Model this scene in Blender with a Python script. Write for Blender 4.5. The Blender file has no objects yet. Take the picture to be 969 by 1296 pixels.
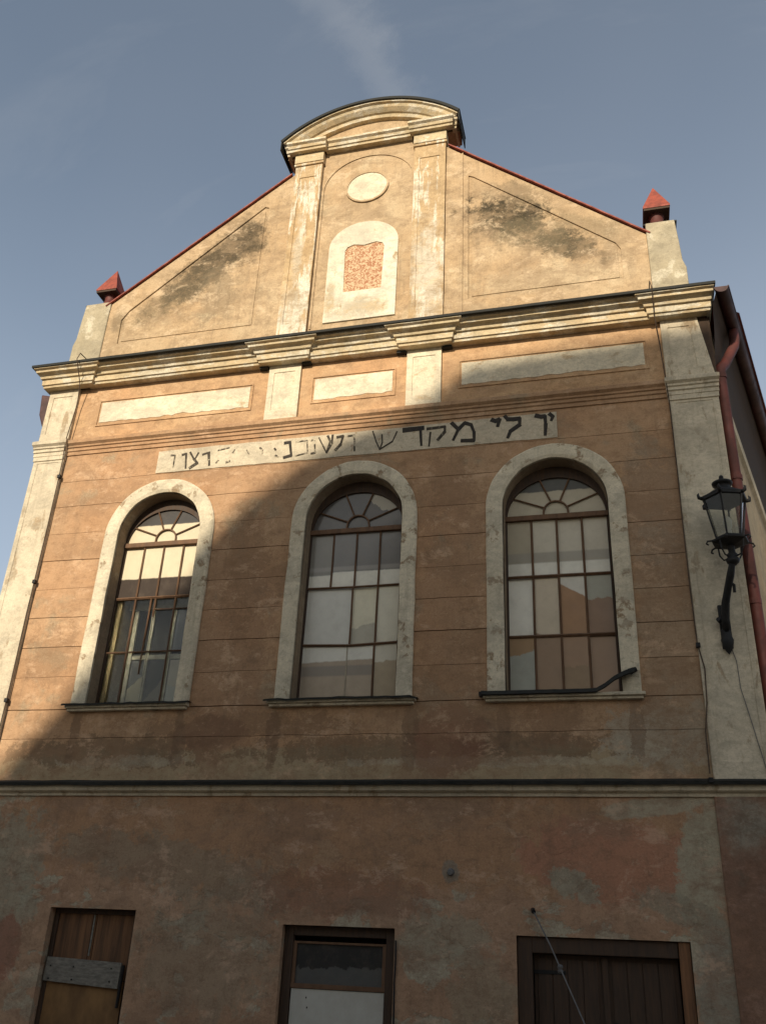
import bpy, math, random
from mathutils import Vector, Matrix, noise
from mathutils.geometry import tessellate_polygon
random.seed(7)
R = math.radians
scene = bpy.context.scene
COL = scene.collection
ZO = 1.6            # the camera's eye height: heights below are given from eye level

# ---------------------------------------------------------------- camera
cam_d = bpy.data.cameras.new('camera'); cam = bpy.data.objects.new('camera', cam_d); COL.objects.link(cam)
yaw, pitch, roll = -0.26758, 0.470957, 0.0496743
cy, sy, cp, sp = math.cos(yaw), math.sin(yaw), math.cos(pitch), math.sin(pitch)
f = Vector((sy*cp, cy*cp, sp)); r = Vector((cy, -sy, 0)); u = r.cross(f)
cr, sr = math.cos(roll), math.sin(roll)
r2 = r*cr + u*sr; u2 = -r*sr + u*cr
cam.matrix_world = Matrix(((r2.x, u2.x, -f.x, 4.36479), (r2.y, u2.y, -f.y, -13.34635), (r2.z, u2.z, -f.z, ZO), (0, 0, 0, 1)))
cam_d.sensor_fit = 'VERTICAL'; cam_d.sensor_height = 24; cam_d.lens = 24*1147.883/1296
cam_d.clip_end = 2000
scene.camera = cam

# ---------------------------------------------------------------- sky and sun
SUN_EL = 24.0
SX, SY = -0.125, -1.0                                    # horizontal direction towards the sun
hl = math.hypot(SX, SY)
to_sun = Vector((SX/hl*math.cos(R(SUN_EL)), SY/hl*math.cos(R(SUN_EL)), math.sin(R(SUN_EL))))
w = bpy.data.worlds.new('World'); scene.world = w; w.use_nodes = True
nt = w.node_tree; N = nt.nodes; Lk = nt.links
for n in list(N): N.remove(n)
out = N.new('ShaderNodeOutputWorld'); bg = N.new('ShaderNodeBackground'); bg.inputs[1].default_value = 0.118
sky = N.new('ShaderNodeTexSky'); sky.sky_type = 'NISHITA'; sky.sun_disc = False
sky.sun_elevation = R(SUN_EL); sky.sun_rotation = math.atan2(SX, SY)
sky.air_density = 1.0; sky.dust_density = 1.0; sky.ozone_density = 1.0; sky.altitude = 300
hsv = N.new('ShaderNodeHueSaturation'); hsv.inputs['Saturation'].default_value = 0.62; hsv.inputs['Value'].default_value = 1.0
Lk.new(sky.outputs[0], hsv.inputs['Color'])
tc = N.new('ShaderNodeTexCoord')
# thin cirrus
mp = N.new('ShaderNodeMapping'); mp.inputs['Rotation'].default_value = (0.3, 0.5, 0.9); mp.inputs['Scale'].default_value = (1.2, 7.0, 2.0)
Lk.new(tc.outputs['Generated'], mp.inputs[0])
no = N.new('ShaderNodeTexNoise'); no.inputs['Scale'].default_value = 1.6; no.inputs['Detail'].default_value = 9; no.inputs['Roughness'].default_value = .62; no.inputs['Distortion'].default_value = .5
Lk.new(mp.outputs[0], no.inputs[0])
mr = N.new('ShaderNodeMapRange'); mr.inputs[1].default_value = .52; mr.inputs[2].default_value = .85; mr.inputs[3].default_value = 0; mr.inputs[4].default_value = .13
Lk.new(no.outputs[0], mr.inputs[0])
no2 = N.new('ShaderNodeTexNoise'); no2.inputs['Scale'].default_value = 1.3; no2.inputs['Detail'].default_value = 3
Lk.new(tc.outputs['Generated'], no2.inputs[0])
mr2 = N.new('ShaderNodeMapRange'); mr2.inputs[1].default_value = .35; mr2.inputs[2].default_value = .75; mr2.inputs[3].default_value = 0; mr2.inputs[4].default_value = .14
Lk.new(no2.outputs[0], mr2.inputs[0])
ad = N.new('ShaderNodeMath'); ad.operation = 'ADD'; Lk.new(mr.outputs[0], ad.inputs[0]); Lk.new(mr2.outputs[0], ad.inputs[1])
# one wispy streak of cirrus crossing high above the gable
STREAK_N = (-.899, .228, -.373)
cmb = N.new('ShaderNodeVectorMath'); cmb.operation = 'DOT_PRODUCT'; cmb.inputs[1].default_value = STREAK_N
Lk.new(tc.outputs['Generated'], cmb.inputs[0])
no3 = N.new('ShaderNodeTexNoise'); no3.inputs['Scale'].default_value = 9; no3.inputs['Detail'].default_value = 9; no3.inputs['Roughness'].default_value = .68
mp3 = N.new('ShaderNodeMapping'); mp3.inputs['Rotation'].default_value = (.2, .3, .6); mp3.inputs['Scale'].default_value = (1, 1.8, 1)
Lk.new(tc.outputs['Generated'], mp3.inputs[0]); Lk.new(mp3.outputs[0], no3.inputs[0])
def wm(op, a, b_):
    m = N.new('ShaderNodeMath'); m.operation = op
    for i, v_ in enumerate((a, b_)):
        if isinstance(v_, (int, float)): m.inputs[i].default_value = v_
        else: Lk.new(v_, m.inputs[i])
    return m.outputs[0]
dist = wm('ABSOLUTE', wm('ADD', cmb.outputs['Value'], wm('MULTIPLY', wm('SUBTRACT', no3.outputs[0], .5), .10)), 0)
m4 = N.new('ShaderNodeMapRange'); m4.interpolation_type = 'SMOOTHSTEP'; m4.inputs[1].default_value = .035; m4.inputs[2].default_value = .0; m4.inputs[3].default_value = 0; m4.inputs[4].default_value = .22
Lk.new(dist, m4.inputs[0])
strk = wm('MULTIPLY', m4.outputs[0], no3.outputs[0])
cm = N.new('ShaderNodeMixRGB'); cm.inputs[2].default_value = (4.6, 4.5, 4.4, 1)
Lk.new(wm('ADD', ad.outputs[0], strk), cm.inputs[0]); tint = N.new('ShaderNodeMixRGB'); tint.blend_type = 'MULTIPLY'; tint.inputs[0].default_value = 1; tint.inputs[2].default_value = (.95, 1.01, 1.01, 1)
Lk.new(hsv.outputs[0], tint.inputs[1])
# thin haze towards the horizon
sxyz = N.new('ShaderNodeSeparateXYZ'); Lk.new(tc.outputs['Generated'], sxyz.inputs[0])
hz = N.new('ShaderNodeMapRange'); hz.interpolation_type = 'SMOOTHSTEP'
for i_, v_ in enumerate((.0, .8, .7, .0)): hz.inputs[i_+1].default_value = v_
Lk.new(sxyz.outputs['Z'], hz.inputs[0])
hm_ = N.new('ShaderNodeMixRGB'); hm_.inputs[2].default_value = (3.3, 3.9, 4.9, 1)
sdot = N.new('ShaderNodeVectorMath'); sdot.operation = 'DOT_PRODUCT'; sdot.inputs[1].default_value = tuple(to_sun); Lk.new(tc.outputs['Generated'], sdot.inputs[0])
sm_ = N.new('ShaderNodeMapRange'); sm_.interpolation_type = 'SMOOTHSTEP'
for i_, v_ in enumerate((-.3, .9, .0, 1.0)): sm_.inputs[i_+1].default_value = v_
Lk.new(sdot.outputs['Value'], sm_.inputs[0])
hc_ = N.new('ShaderNodeMixRGB'); hc_.inputs[1].default_value = (3.0, 3.6, 4.5, 1); hc_.inputs[2].default_value = (5.6, 4.7, 3.4, 1); Lk.new(sm_.outputs[0], hc_.inputs[0]); Lk.new(hc_.outputs[0], hm_.inputs[2])
Lk.new(hz.outputs[0], hm_.inputs[0]); Lk.new(tint.outputs[0], hm_.inputs[1]); Lk.new(hm_.outputs[0], cm.inputs[1])
Lk.new(cm.outputs[0], bg.inputs[0]); Lk.new(bg.outputs[0], out.inputs[0])

sd = bpy.data.lights.new('sun', 'SUN'); sd.energy = 4.3; sd.angle = R(1.5); sd.color = (1.0, .88, .70)
so = bpy.data.objects.new('sun', sd); COL.objects.link(so); so.location = to_sun*60
so.rotation_euler = to_sun.to_track_quat('Z', 'Y').to_euler()
scene.view_settings.view_transform = 'Standard'; scene.view_settings.look = 'None'
scene.view_settings.gamma = 1; scene.view_settings.exposure = 0.36

# ---------------------------------------------------------------- materials
class NB:
    def __init__(s, name):
        s.m = bpy.data.materials.new(name); s.m.use_nodes = True; s.t = s.m.node_tree
        s.N = s.t.nodes; s.L = s.t.links
        s.b = s.N['Principled BSDF']
        s.pos = s.N.new('ShaderNodeNewGeometry').outputs['Position']
    def link(s, a, b): s.L.new(a, b)
    def noise(s, scale, detail=6, rough=.6, stretch=(1, 1, 1), dist=0, off=(0, 0, 0)):
        v = s.pos
        if stretch != (1, 1, 1) or off != (0, 0, 0):
            mp = s.N.new('ShaderNodeMapping'); mp.inputs['Scale'].default_value = stretch; mp.inputs['Location'].default_value = off
            s.link(v, mp.inputs[0]); v = mp.outputs[0]
        n = s.N.new('ShaderNodeTexNoise'); n.inputs['Scale'].default_value = scale; n.inputs['Detail'].default_value = detail
        n.inputs['Roughness'].default_value = rough; n.inputs['Distortion'].default_value = dist
        s.link(v, n.inputs[0]); return n.outputs[0]
    def rng(s, x, a, b, c=0., d=1.):
        m = s.N.new('ShaderNodeMapRange'); m.interpolation_type = 'SMOOTHSTEP'
        for i, v in enumerate((a, b, c, d)): m.inputs[i+1].default_value = v
        s.link(x, m.inputs[0]); return m.outputs[0]
    def math(s, op, a, b=None):
        m = s.N.new('ShaderNodeMath'); m.operation = op
        for i, v in enumerate((a, b)):
            if v is None: continue
            if isinstance(v, (int, float)): m.inputs[i].default_value = v
            else: s.link(v, m.inputs[i])
        return m.outputs[0]
    def mix(s, fac, a, b, mode='MIX'):
        m = s.N.new('ShaderNodeMixRGB'); m.blend_type = mode
        for i, v in enumerate((fac, a, b)):
            if isinstance(v, (int, float)): m.inputs[i].default_value = v
            elif isinstance(v, tuple): m.inputs[i].default_value = (*v, 1) if len(v) == 3 else v
            else: s.link(v, m.inputs[i])
        return m.outputs[0]
    def xyz(s):
        q = s.N.new('ShaderNodeSeparateXYZ'); s.link(s.pos, q.inputs[0]); return q.outputs
    def spot(s, x, z, rx, rz, rot=0, nz=None, amp=.9, a=1.15, b=.55):
        mp = s.N.new('ShaderNodeMapping'); mp.vector_type = 'TEXTURE'
        mp.inputs['Location'].default_value = (x, 0, z+ZO); mp.inputs['Rotation'].default_value = (0, R(rot), 0)
        mp.inputs['Scale'].default_value = (rx, 1000, rz); s.link(s.pos, mp.inputs[0])
        ln = s.N.new('ShaderNodeVectorMath'); ln.operation = 'LENGTH'; s.link(mp.outputs[0], ln.inputs[0])
        d = ln.outputs['Value']
        if nz is not None: d = s.math('ADD', d, s.math('MULTIPLY', s.math('SUBTRACT', nz, .5), amp*2))
        return s.rng(d, a, b)
    def bump(s, h, strength=.4, dist=.02, normal=None):
        b = s.N.new('ShaderNodeBump'); b.inputs['Strength'].default_value = strength; b.inputs['Distance'].default_value = dist
        s.link(h, b.inputs['Height'])
        if normal is not None: s.link(normal, b.inputs['Normal'])
        return b.outputs[0]
    def done(s, col, rough=.9, normal=None, spec=.25, metal=0):
        if isinstance(col, tuple): s.b.inputs['Base Color'].default_value = (*col, 1)
        else: s.link(col, s.b.inputs['Base Color'])
        if isinstance(rough, (int, float)): s.b.inputs['Roughness'].default_value = rough
        else: s.link(rough, s.b.inputs['Roughness'])
        s.b.inputs['Specular IOR Level'].default_value = spec; s.b.inputs['Metallic'].default_value = metal
        if normal is not None: s.link(normal, s.b.inputs['Normal'])
        return s.m

def plaster(name, c1, c2, worn=None, worn_lo=.60, worn_hi=.66, worn_scale=1.2, worn_stretch=(1, 1, 1),
            grime=(.10, .08, .06), grime_amt=.45, streak=.3, spots=(), off=(0, 0, 0), relief=.5, sharp=False, vary=0):
    """spots: (x, z, rx, rz, rot, colour, strength, noise amplitude)"""
    b = NB(name)
    big = b.noise(.55, 5, .6, off=off)
    med = b.noise(2.6, 8, .68, off=off)
    fine = b.noise(34, 5, .7)
    col = b.mix(b.rng(big, .35, .65), c1, c2)
    col = b.mix(b.rng(med, .35, .75, 0, .35), col, tuple(x*.72 for x in c1))
    h = b.math('ADD', b.math('MULTIPLY', med, .6), b.math('MULTIPLY', fine, .25))
    if worn:
        wn = b.noise(worn_scale, 10, .66, worn_stretch, .25, off=(3.1+off[0], 0, 1.7))
        wf = b.rng(wn, worn_lo, worn_hi)
        wc = b.mix(b.rng(fine, .3, .7), worn, tuple(x*.82 for x in worn))
        col = b.mix(wf, col, wc)
        h = b.math('SUBTRACT', h, b.math('MULTIPLY', wf, .14))
    for sp_ in spots:
        x, z, rx, rz, rot, sc, st, amp = sp_
        fct = b.spot(x, z, rx, rz, rot, b.noise(2.6, 10, .78, off=(x, 0, z)), amp*(1.9 if sharp else 1.5), 1.06 if sharp else 1.2, .86 if sharp else (.45 if amp < 1.3 else .55))
        col = b.mix(b.math('MULTIPLY', fct, st), col, sc)
    if streak:
        stn = b.noise(2.2, 7, .65, (3.2, 3.2, .28))
        col = b.mix(b.rng(stn, .5, .78, 0, streak), col, grime)
    gr = b.noise(1.1, 10, .75, off=(7, 2, 5))
    col = b.mix(b.rng(gr, .52, .75, 0, grime_amt), col, grime)
    col = b.mix(b.rng(fine, .3, .7, .0, .16), col, (.02, .015, .01))
    bl = b.noise(.9, 9, .78, (1, 1, 1.8), .4, off=(off[0]+21, 6, 3))
    col = b.mix(b.rng(bl, .47, .60, 0, .58), col, tuple(min(1, x*.55+.02) for x in c1))
    bl2 = b.noise(1.7, 10, .8, (1, 1, 1.5), .3, off=(off[0]+2, 16, 13))
    col = b.mix(b.rng(bl2, .53, .62, 0, .5), col, tuple(min(.8, x*1.12+.05) for x in c2))
    spk = b.noise(11, 6, .75, off=(1, 4, 2))
    col = b.mix(b.rng(spk, .60, .72, 0, .35), col, tuple(x*.45 for x in c1))
    # soot and rain marks with a grain of their own
    g2 = b.noise(4.5, 10, .82, (1, 1, 1.4), .3, off=(13, 1, 2)); col = b.mix(b.rng(g2, .46, .66, 0, .55), col, tuple(x*.42 for x in c1))
    g3 = b.noise(23, 8, .8, off=(3, 1, 2)); col = b.mix(b.rng(g3, .52, .66, 0, .42), col, tuple(x*.38 for x in c1))
    g4 = b.noise(17, 8, .8, off=(8, 5, 2)); col = b.mix(b.rng(g4, .56, .68, 0, .3), col, tuple(min(.85, x*1.25+.05) for x in c2))
    if vary:
        oi = b.N.new('ShaderNodeObjectInfo'); col = b.mix(b.rng(oi.outputs['Random'], 0, 1, 0, vary), col, tuple(x*.5 for x in c1))
    return b.done(col, .93, b.bump(h, relief, .03), .15)

ORANGE = (.47, .275, .125); ORANGE2 = (.50, .32, .16); PALE = (.56, .48, .34); GREYP = (.36, .32, .23)
DARK = (.085, .065, .045)
M = {}
M['upper'] = plaster('ochre_plaster', (.50, .295, .16), (.54, .355, .21), worn=(.44, .33, .21), worn_lo=.54, worn_hi=.64, grime_amt=.6, streak=.35, vary=.28, sharp=True,
    spots=[(0.0, 2.78, 7, .30, 0, (.42, .34, .21), .8, .5), (-3.6, 3.02, 1.9, .24, 0, (.17, .115, .07), .7, 1.25), (.9, 3.02, 2.2, .2, 0, (.19, .125, .075), .65, 1.25), (3.1, 3.05, 1.2, .2, 0, (.17, .12, .075), .7, 1.25), (-1.2, 3.4, 1.6, .2, 0, (.25, .155, .09), .6, 1.2), (-3.4, 2.85, 1.2, .1, 0, (.52, .45, .32), .6, 1.2), (2.4, 2.82, 2.2, .08, 0, (.52, .45, .32), .6, 1.2),
           (1.9, 3.15, .62, .55, 0, (.24, .11, .07), .7, .4), (5.0, 3.2, .9, .5, 0, (.44, .39, .29), .85, .8), (5.2, 4.6, .5, 2.2, 0, (.36, .28, .19), .6, .8),
           (-1.9, 5.0, .8, 2.2, 0, (.30, .17, .10), .45, .8), (1.9, 5.4, .6, 2.2, 0, (.33, .19, .11), .4, .8), (-2.0, 3.3, .6, .3, 0, (.20, .11, .07), .6, .6),
           (5.2, 6.8, .6, 1.2, 0, (.31, .24, .17), .55, .9),
           (-4.4, 3.3, .10, .5, 0, (.17, .11, .07), .6, .9), (-2.5, 3.2, .12, .55, 0, (.17, .11, .07), .6, .9), (-.9, 3.25, .12, .5, 0, (.18, .11, .07), .6, .9), (1.3, 3.2, .12, .6, 0, (.17, .11, .07), .6, .9), (2.7, 3.3, .10, .4, 0, (.18, .11, .07), .5, .9), (4.6, 3.3, .12, .5, 0, (.18, .12, .08), .6, .9), (3.4, 3.35, .5, .3, 0, (.22, .13, .08), .45, 1.1), (-1.7, 6.2, .35, 1.3, 0, (.27, .16, .09), .5, 1.1), (1.9, 7.6, .4, .5, 0, (.28, .17, .10), .5, 1.1), (-5.1, 4.7, .5, .5, 0, (.30, .19, .11), .5, 1.2)])
M['frieze'] = plaster('orange_frieze_plaster', (.55, .33, .175), (.55, .37, .21), grime_amt=.25, streak=.18, relief=.3)
M['gable'] = plaster('gable_plaster', (.49, .34, .195), (.53, .395, .245), worn=(.60, .47, .30), worn_lo=.5, worn_hi=.72, grime_amt=.45, streak=.42,
    spots=[(2.95, 13.45, .95, .5, 28, (.055, .045, .028), 1.0, 1.5), (4.0, 12.55, .85, .36, 30, (.07, .058, .036), .95, 1.4), (3.3, 12.9, 1.2, .42, 22, (.16, .13, .08), .6, 1.6),
           (-3.3, 13.35, 1.3, .5, -38, (.07, .055, .034), .95, 1.25), (-2.6, 13.9, .5, .7, -30, (.07, .055, .034), .9, 1.2), (-4.4, 12.3, .8, .35, -35, (.22, .17, .10), .55, 1.2), (-3.9, 12.75, 1.0, .42, -38, (.10, .08, .05), .85, 1.25),
           (-5.3, 12.1, .2, .4, 0, (.2, .15, .09), .6, .8), (-3.1, 12.5, .5, .8, 0, (.20, .155, .10), .5, 1.6), (3.2, 14.0, .5, .25, 38, (.13, .10, .06), .6, 1.6), (4.9, 12.6, .2, .8, 0, (.25, .2, .13), .5, 1.2), (4.4, 12.95, .9, .2, 38, (.2, .16, .1), .5, 1.2), (3.6, 11.7, 1.6, .35, 0, (.52, .42, .28), .5, .9)])
M['pil_gable'] = plaster('worn_white_over_ochre', (.50, .345, .185), (.55, .40, .23), worn=(.80, .73, .58), worn_lo=.50, worn_hi=.57, worn_scale=2.0, worn_stretch=(2.8, 2.8, .45), grime_amt=.3, streak=.3,
    spots=[(1.36, 12.2, .4, 1.3, 0, (.66, .61, .50), .75, 1.0), (-1.36, 11.6, .35, .8, 0, (.62, .56, .44), .6, 1.0), (-1.36, 13.3, .12, 1.0, 0, (.62, .56, .44), .6, 1.0)])
M['white'] = plaster('worn_whitewash', (.68, .58, .41), (.56, .48, .34), worn=(.48, .37, .23), worn_lo=.60, worn_hi=.68, worn_scale=2.6, grime=(.16, .12, .08), grime_amt=.4, streak=.25)
M['whiter'] = plaster('chalky_white_plaster', (.80, .71, .53), (.70, .60, .43), worn=(.56, .42, .26), worn_lo=.56, worn_hi=.66, worn_scale=3.0, worn_stretch=(.7, 1, 1.3), grime_amt=.32, streak=.12)
M['cornice'] = plaster('weathered_cornice_plaster', (.64, .53, .34), (.58, .44, .26), worn=(.78, .71, .56), worn_lo=.50, worn_hi=.57, worn_scale=2.2, worn_stretch=(1, 1, 2.5), grime=(.20, .13, .08), grime_amt=.3, streak=.25)
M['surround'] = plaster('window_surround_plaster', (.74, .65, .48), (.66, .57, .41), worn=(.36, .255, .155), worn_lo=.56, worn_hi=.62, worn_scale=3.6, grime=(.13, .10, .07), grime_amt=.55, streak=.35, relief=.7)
M['reveal'] = plaster('shaded_reveal_plaster', (.36, .27, .175), (.28, .20, .13), worn=(.46, .38, .27), worn_lo=.55, worn_hi=.68, worn_scale=3, grime_amt=.5, streak=.3)  # worn brown plaster, darkened to carry the shade inside the reveals
M['pilaster'] = plaster('grey_pilaster_plaster', (.70, .61, .45), (.60, .51, .37), worn=(.44, .335, .215), worn_lo=.56, worn_hi=.64, worn_scale=2.2, worn_stretch=(1.6, 1.6, .6), grime=(.16, .12, .08), grime_amt=.45, streak=.35)
M['ground'] = plaster('brown_red_ground_plaster', (.47, .29, .18), (.51, .335, .215), worn=(.50, .43, .31), worn_lo=.545, worn_hi=.565, worn_scale=1.15, sharp=True, worn_stretch=(1, 1, 1.5), grime=(.09, .08, .06), grime_amt=.5, streak=.3, relief=.8,
    spots=[(0.5, 1.75, 6.5, .75, 0, (.44, .255, .14), .8, .5), (4.1, 1.5, 1.2, .55, 5, (.46, .225, .14), .85, .5), (5.3, 1.5, .35, .9, 10, (.42, .38, .27), .9, .8), (4.7, 2.2, .75, .14, -8, (.44, .39, .28), .9, .5),
           (3.6, 1.2, .32, .2, 20, (.40, .36, .26), .9, .9), (5.4, -.2, .35, 1.0, 0, (.33, .31, .24), .85, .5), (5.0, .9, .7, .18, 20, (.32, .29, .21), .7, .7), (1.9, .45, .7, .35, 0, (.40, .34, .24), .8, 1.0),
           (2.4, -.2, .5, .4, 0, (.38, .31, .21), .7, .8), (-1.6, .1, 1.0, .8, 0, (.36, .29, .20), .6, 1.0), (-5.0, 1.0, .5, 1.2, 0, (.36, .33, .24), .8, .9), (-4.9, .1, .3, .5, 0, (.33, .15, .10), .8, .5), (-2.2, 1.3, 2.3, .35, 10, (.33, .26, .18), .7, 1.2),
           (0.3, 1.0, 1.2, .35, 0, (.32, .16, .10), .6, .9), (1.94, 1.31, .13, .15, 0, (.24, .24, .20), .7, .5)])
M['ground_pier'] = plaster('reddish_pier_plaster', (.31, .18, .115), (.27, .155, .105), worn=(.27, .22, .16), worn_lo=.56, worn_hi=.64, grime=(.07, .06, .05), grime_amt=.6, streak=.4, relief=.8,
    spots=[(5.9, 2.0, .4, .4, 0, (.33, .31, .24), .8, .8)])
M['side'] = plaster('side_wall_plaster', (.50, .40, .26), (.46, .34, .20), grime_amt=.3)
M['sunk'] = plaster('sunken_panel_plaster', (.46, .33, .18), (.5, .38, .22), grime_amt=.3)
M['stone'] = plaster('pinnacle_plaster', (.50, .43, .30), (.40, .34, .23), worn=(.66, .59, .44), worn_lo=.52, worn_hi=.60, worn_scale=2.2, grime_amt=.45, streak=.2, relief=.8)
M['inscr'] = plaster('inscription_panel_plaster', (.66, .57, .42), (.58, .49, .35), worn=(.44, .31, .19), worn_lo=.60, worn_hi=.66, worn_scale=4.5, grime=(.2, .15, .1), grime_amt=.35, streak=.1,
    spots=[(-2.2, 8.45, 1.8, .5, 0, (.60, .52, .38), .6, .5)])
def simple(name, c, rough=.6, metal=0, var=.35, scale=9, bump=.15, spec=.4, stretch=(1, 1, 1), alt=None):
    b = NB(name)
    n = b.noise(scale, 7, .65, stretch); col = b.mix(b.rng(n, .3, .7, 0, 1), c, alt or tuple(x*(1-var) for x in c))
    n2 = b.noise(scale*5, 4, .6, stretch)
    return b.done(col, b.rng(n, .3, .7, rough, min(1, rough+.2)), b.bump(n2, bump, .01), spec, metal)
M['tin'] = simple('dark_weathered_tin', (.010, .011, .010), .65, 0, alt=(.032, .031, .026), spec=.25)
M['redtin'] = simple('red_painted_tin', (.30, .062, .032), .6, alt=(.17, .040, .026), scale=7)
M['pipe'] = simple('red_brown_downpipe_paint', (.115, .027, .019), .6, alt=(.06, .020, .016), scale=3)
M['wood'] = simple('brown_window_paint', (.10, .052, .026), .7, alt=(.17, .095, .052), stretch=(1, 1, .3), bump=.4)
M['darkwood'] = simple('dark_brown_door_paint', (.040, .024, .014), .6, alt=(.075, .043, .025), stretch=(4, 4, .3), scale=7, bump=.5)
M['orangewood'] = simple('worn_orange_wood', (.24, .11, .045), .6, alt=(.10, .05, .025), stretch=(5, 5, .3), scale=5, bump=.5)
M['boardwood'] = simple('stained_vertical_board', (.21, .10, .042), .7, alt=(.08, .045, .026), stretch=(3.5, 3.5, .25), scale=3, bump=.5)
M['greywood'] = simple('weathered_grey_board', (.13, .12, .10), .85, alt=(.26, .24, .20), stretch=(.6, 4, 2), scale=14, bump=.8)
M['ply'] = simple('yellow_brown_plywood', (.26, .14, .048), .6, alt=(.14, .075, .030), stretch=(1, 1, .5), scale=3, bump=.3)
M['offwhite'] = simple('off_white_board', (.52, .51, .45), .55, alt=(.46, .44, .38), scale=4, bump=.1)
M['iron'] = simple('black_cast_iron', (.007, .007, .008), .5, alt=(.018, .017, .016), scale=20, bump=.3, spec=.3)
M['gutter'] = simple('dark_brown_gutter_paint', (.075, .022, .018), .5, alt=(.04, .018, .015), scale=3)
M['wire'] = simple('rusty_wire', (.10, .065, .04), .7, alt=(.05, .035, .025))
M['cable'] = simple('grey_cable', (.16, .155, .15), .7)
M['soffit'] = simple('soffit_boards_and_hat_shade', (.045, .028, .018), .85, alt=(.075, .048, .032), stretch=(1, .3, 1))
M['inside'] = simple('unlit_room_dark', (.025, .022, .02), .9)  # near-black colour stands for the unlit rooms behind the openings
M['casement'] = simple('white_casement_paint', (.45, .39, .28), .7, alt=(.30, .26, .19))
M['ink'] = simple('black_letter_paint', (.018, .015, .013), .8, alt=(.05, .04, .03), scale=14)
def faded(name, lo, hi):
    b = NB(name); n = b.noise(13, 6, .7)
    return b.done(b.mix(b.rng(n, lo, hi), (.055, .045, .034), (.50, .43, .31)), .9)
M['ink_mid'] = faded('worn_letter_paint', .54, .72)
M['ink_faint'] = faded('faded_letter_paint', .44, .64)
def glass(name, tint=(.9, .95, .92)):
    b = NB(name); b.b.inputs['Transmission Weight'].default_value = 1.0; b.b.inputs['IOR'].default_value = 1.3
    n = b.noise(2.5, 3, .5)
    return b.done(tint, .04, b.bump(n, .05, .02), .5)
M['glass'] = glass('old_window_glass'); M['lampglass'] = glass('lantern_glass', (.85, .85, .8))
def tablet_mat():
    b = NB('flaking_red_tablet_paint')
    n = b.noise(15, 4, .6, dist=1.6)
    v = b.rng(n, .44, .56); col = b.mix(v, (.36, .17, .09), (.58, .43, .27))
    n3 = b.noise(11, 5, .7, off=(4, 0, 1)); col = b.mix(b.rng(n3, .58, .66, 0, .8), col, (.30, .13, .07))
    return b.done(col, .9, b.bump(n, .6, .02), .15)
M['tablet'] = tablet_mat()
_pm = {}
def pane_mat(top, bot=None, zs=0., slope=0., amp=.04, band=None, xs=0., rough=.22):
    key = (top, bot, zs, slope, amp, band, xs, rough)
    if key in _pm: return _pm[key]
    b = NB('pane_backing_and_reflections'); x, y, z = b.xyz()
    n = b.noise(5, 6, .6); col = b.mix(b.rng(n, .3, .7, 0, .22), top, tuple(q*.7 for q in top))
    if bot:
        d = b.math('SUBTRACT', z, zs+ZO); d = b.math('SUBTRACT', d, b.math('MULTIPLY', b.math('SUBTRACT', x, xs), slope))
        d = b.math('ADD', d, b.math('MULTIPLY', b.math('SUBTRACT', b.noise(7, 6, .6), .5), amp*4))
        bc = b.mix(b.rng(b.noise(4, 6, .65), .3, .7, 0, .4), bot, tuple(q*.7 for q in bot))
        col = b.mix(b.rng(d, -.015, .015), bc, col)
    if band:
        z0, z1, c, st = band
        t = b.math('MULTIPLY', b.rng(z, z0+ZO-.02, z0+ZO+.02), b.rng(z, z1+ZO+.02, z1+ZO-.02))
        col = b.mix(b.math('MULTIPLY', t, st), col, c)
    # dirt on the glass
    dn = b.noise(3.5, 9, .7, off=(2, 0, 8)); col = b.mix(b.rng(dn, .45, .75, 0, .18), col, (.24, .19, .14))
    nb = b.noise(2.2, 2, .5, off=(x0r(), 0, 0))
    _pm[key] = b.done(col, rough, b.bump(nb, .10, .05), .3)
    return _pm[key]
def x0r(): return random.random()*20

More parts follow.
